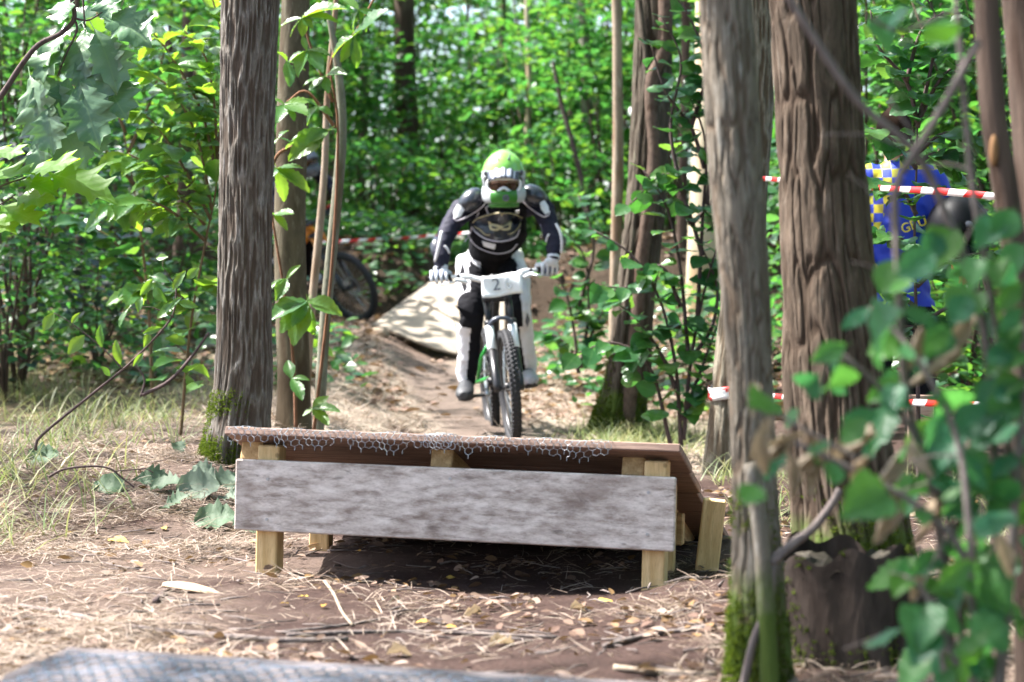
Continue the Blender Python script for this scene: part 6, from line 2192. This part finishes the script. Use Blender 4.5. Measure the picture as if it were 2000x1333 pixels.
# fallen leaves, sticks and chips on the ground near the jump
GL = 'pale wilted leaves lying by the oak'
n_pl = 0
for (px_, py_, L_, ang, lab) in ((300, 945, .16, 20, 'dark green wilted leaf folded on the straw under a bent twig'), (330, 962, .15, -30, 'pale wilted leaf beside the bent twig'), (395, 968, .19, 10, 'broad pale wilted leaf lying flat near the front board'),
                                (440, 955, .20, 70, 'largest pale wilted leaf standing against the front board'), (462, 985, .15, -10, 'pale wilted leaf tucked under the left end of the front board'), (345, 1000, .14, 40, 'small pale wilted leaf below the broad one'),
                                (430, 1030, .18, 5, 'pale leaf lying flat in front of the left post'), (480, 1045, .14, 160, 'pale leaf touching the left post'), (205, 960, .15, 170, 'narrow pale wilted leaf at the grass edge'), (90, 905, .15, 30, 'pale crumpled leaf in the grass'),
                                (350, 890, .10, 100, 'whitish leaf at the mossy foot of the oak'), (400, 945, .16, 120, 'pale wilted leaf behind the broad one')):
    q_ = ground_at(px_, py_)
    a_ = R(ang)
    d = Vector((math.cos(a_), .5 * math.sin(a_), .25 * abs(math.sin(a_)))).normalized()
    r_ = thing('fallen_leaf', lab, 'leaf', q_)
    b_ = q_ - d * L_ * .5 + Vector((0, 0, .022))
    put_leaf('pale', r_, b_, b_ + d * L_ * .85, (lr.uniform(-.3, .3), -.8, .9), 'blade', .3)
for (px_, py_, L_, kind, lab) in ((500, 1060, .09, 'yellow', 'orange brown leaf between the pale leaf and the left post'), (632, 1190, .028, 'yellow', 'small yellow leaf on bare soil in front of the left post'), (828, 1222, .04, 'yellow', 'bright yellow leaf near the middle of the bare soil'),
                                  (592, 1172, .03, 'yellow', 'small yellow leaf close to the left post'), (556, 1186, .025, 'yellow', 'tiny yellow leaf beside the left post'), (665, 1165, .035, 'dry', 'round cream leaf on the soil right of the left post'), (770, 1178, .035, 'dry', 'cream crumpled leaf in front of the shade'),
                                  (920, 1205, .07, 'dry', 'curled brown leaf with pale edge on the soil'), (1035, 1185, .04, 'dry', 'curled pinkish leaf in front of the far post'), (1130, 1195, .06, 'dry', 'pale flake near the far post'), (230, 1060, .09, 'yellow', 'long brown leaf lying on the straw'),
                                  (138, 1046, .03, 'yellow', 'yellow leaf scrap in the straw at left'), (320, 1037, .04, 'yellow', 'orange leaf scrap in the straw'), (880, 1232, .03, 'yellow', 'pair of yellow scraps by the bright yellow leaf'), (1180, 1180, .05, 'yellow', 'cream leaf under the far post'),
                                  (780, 1282, .07, 'dry', 'brown curled leaf close to the landing deck'), (980, 1262, .10, 'dry', 'flat pale bark strip near the landing deck'), (700, 1082, .03, 'yellow', 'orange leaf in the shade of the jump'), (880, 1135, .03, 'yellow', 'yellow leaf deep in the shade of the jump')):
    q_ = ground_at(px_, py_)
    a_ = lr.uniform(0, 6.28)
    d = Vector((math.cos(a_), math.sin(a_), .12))
    r_ = thing('fallen_leaf', lab, 'leaf', q_)
    b_ = q_ - d * L_ * .5 + Vector((0, 0, .012))
    put_leaf(kind, r_, b_, b_ + d * L_, (0, -.3, 1), 'blade', .3)


def stick(label, l, r0, r1, mat, lift=.006):
    pts = []
    for (a_, b_) in l:
        q_ = ground_at(a_, b_)
        pts.append(q_ + Vector((0, 0, lift)))
    q_ = catmull([tuple(p) for p in pts], len(pts) * 5)
    org = Vector(q_[0])
    m = len(q_)
    o__ = MB().tube([Vector(a_) - org for a_ in q_], [(r0 + (r1 - r0) * i / (m - 1)) * lr.uniform(.85, 1.15) for i in range(m)], 7).build('stick', mat, None, True)
    o__.location = org
    return tag(o__, label, 'stick')


stick('long brown stick lying across the straw in front of the jump', [(40, 1188), (130, 1203), (210, 1222), (300, 1236), (420, 1246), (560, 1256), (680, 1254)], .007, .008, M['bark_twig'])
stick('long brown stick continuing along the soil before the landing deck', [(560, 1246), (700, 1240), (860, 1240), (1000, 1246), (1090, 1250)], .006, .005, M['bark_twig'])
stick('slender pale stick slanting up over the bare soil', [(552, 1240), (640, 1230), (720, 1218), (790, 1202), (835, 1188)], .004, .002, M['bark_twig'])
stick('short forked pale root in front of the left post', [(634, 1140), (652, 1165), (668, 1200), (688, 1226)], .005, .004, M['bark_pale'])
stick('short dark stick end next to the wood chip', [(303, 1180), (318, 1165), (330, 1152)], .010, .009, M['bark_dtwig'])
stick('dark bent twig arching over straw at left', [(95, 928), (140, 912)], .004, .003, M['bark_dtwig'])
stick('brown stick on soil before the stump', [(1180, 1268), (1250, 1250), (1330, 1236), (1400, 1228)], .007, .006, M['bark_twig'])
stick('pale stick in the lower corner beneath the leaning trunk', [(1200, 1310), (1290, 1318), (1400, 1322)], .008, .006, M['bark_pale'])
stick('thin twig on straw left of the jump', [(370, 1098), (430, 1092), (480, 1100), (510, 1110)], .004, .002, M['bark_twig'])
bt = thing('bent_twig', 'thin dark twig arched above the straw left of the wilted leaves', 'stick', P(95, 930, 7.6))
px_stem(bt, [(95, 932), (125, 917), (180, 911), (215, 916), (240, 935), (262, 952)], 7.6, 2.6, 1.6, M['bark_dtwig'])
px_stem(bt, [(222, 921), (270, 917), (285, 916), (300, 924)], 7.6, 1.6, 1.0, M['bark_dtwig'])
q_ = ground_at(375, 1158)
cp = MB()
cp.tube([(-.085, 0, .012), (-.05, 0, .016), (.0, 0, .016), (.05, 0, .012), (.085, 0, .006)], [(.012, .006), (.022, .008), (.024, .008), (.018, .007), (.006, .003)], 8, ref=(0, 1, 0))
c_ = cp.build('wood_chip', M['chip']); c_.location = q_; c_.rotation_euler = (R(12), R(6), R(-14))
tag(c_, 'pale split wood chip lying on the straw', 'wood chip')
for (px_, py_, lab) in ((780, 662, 'pale grey stone at the foot of the kicker'), (740, 655, 'smaller stone beside the kicker edge')):
    q_ = ground_at(px_, py_)
    s_ = MB().ell((0, 0, 0), (.09, .06, .05), 12, 8)
    s_.v = [tuple(Vector(v_) * (1 + .25 * (lr.random() - .5))) for v_ in s_.v]
    o_ = s_.build('stone', M['bark_pale']); o_.location = q_ + Vector((0, 0, .015)); tag(o_, lab, 'stone')
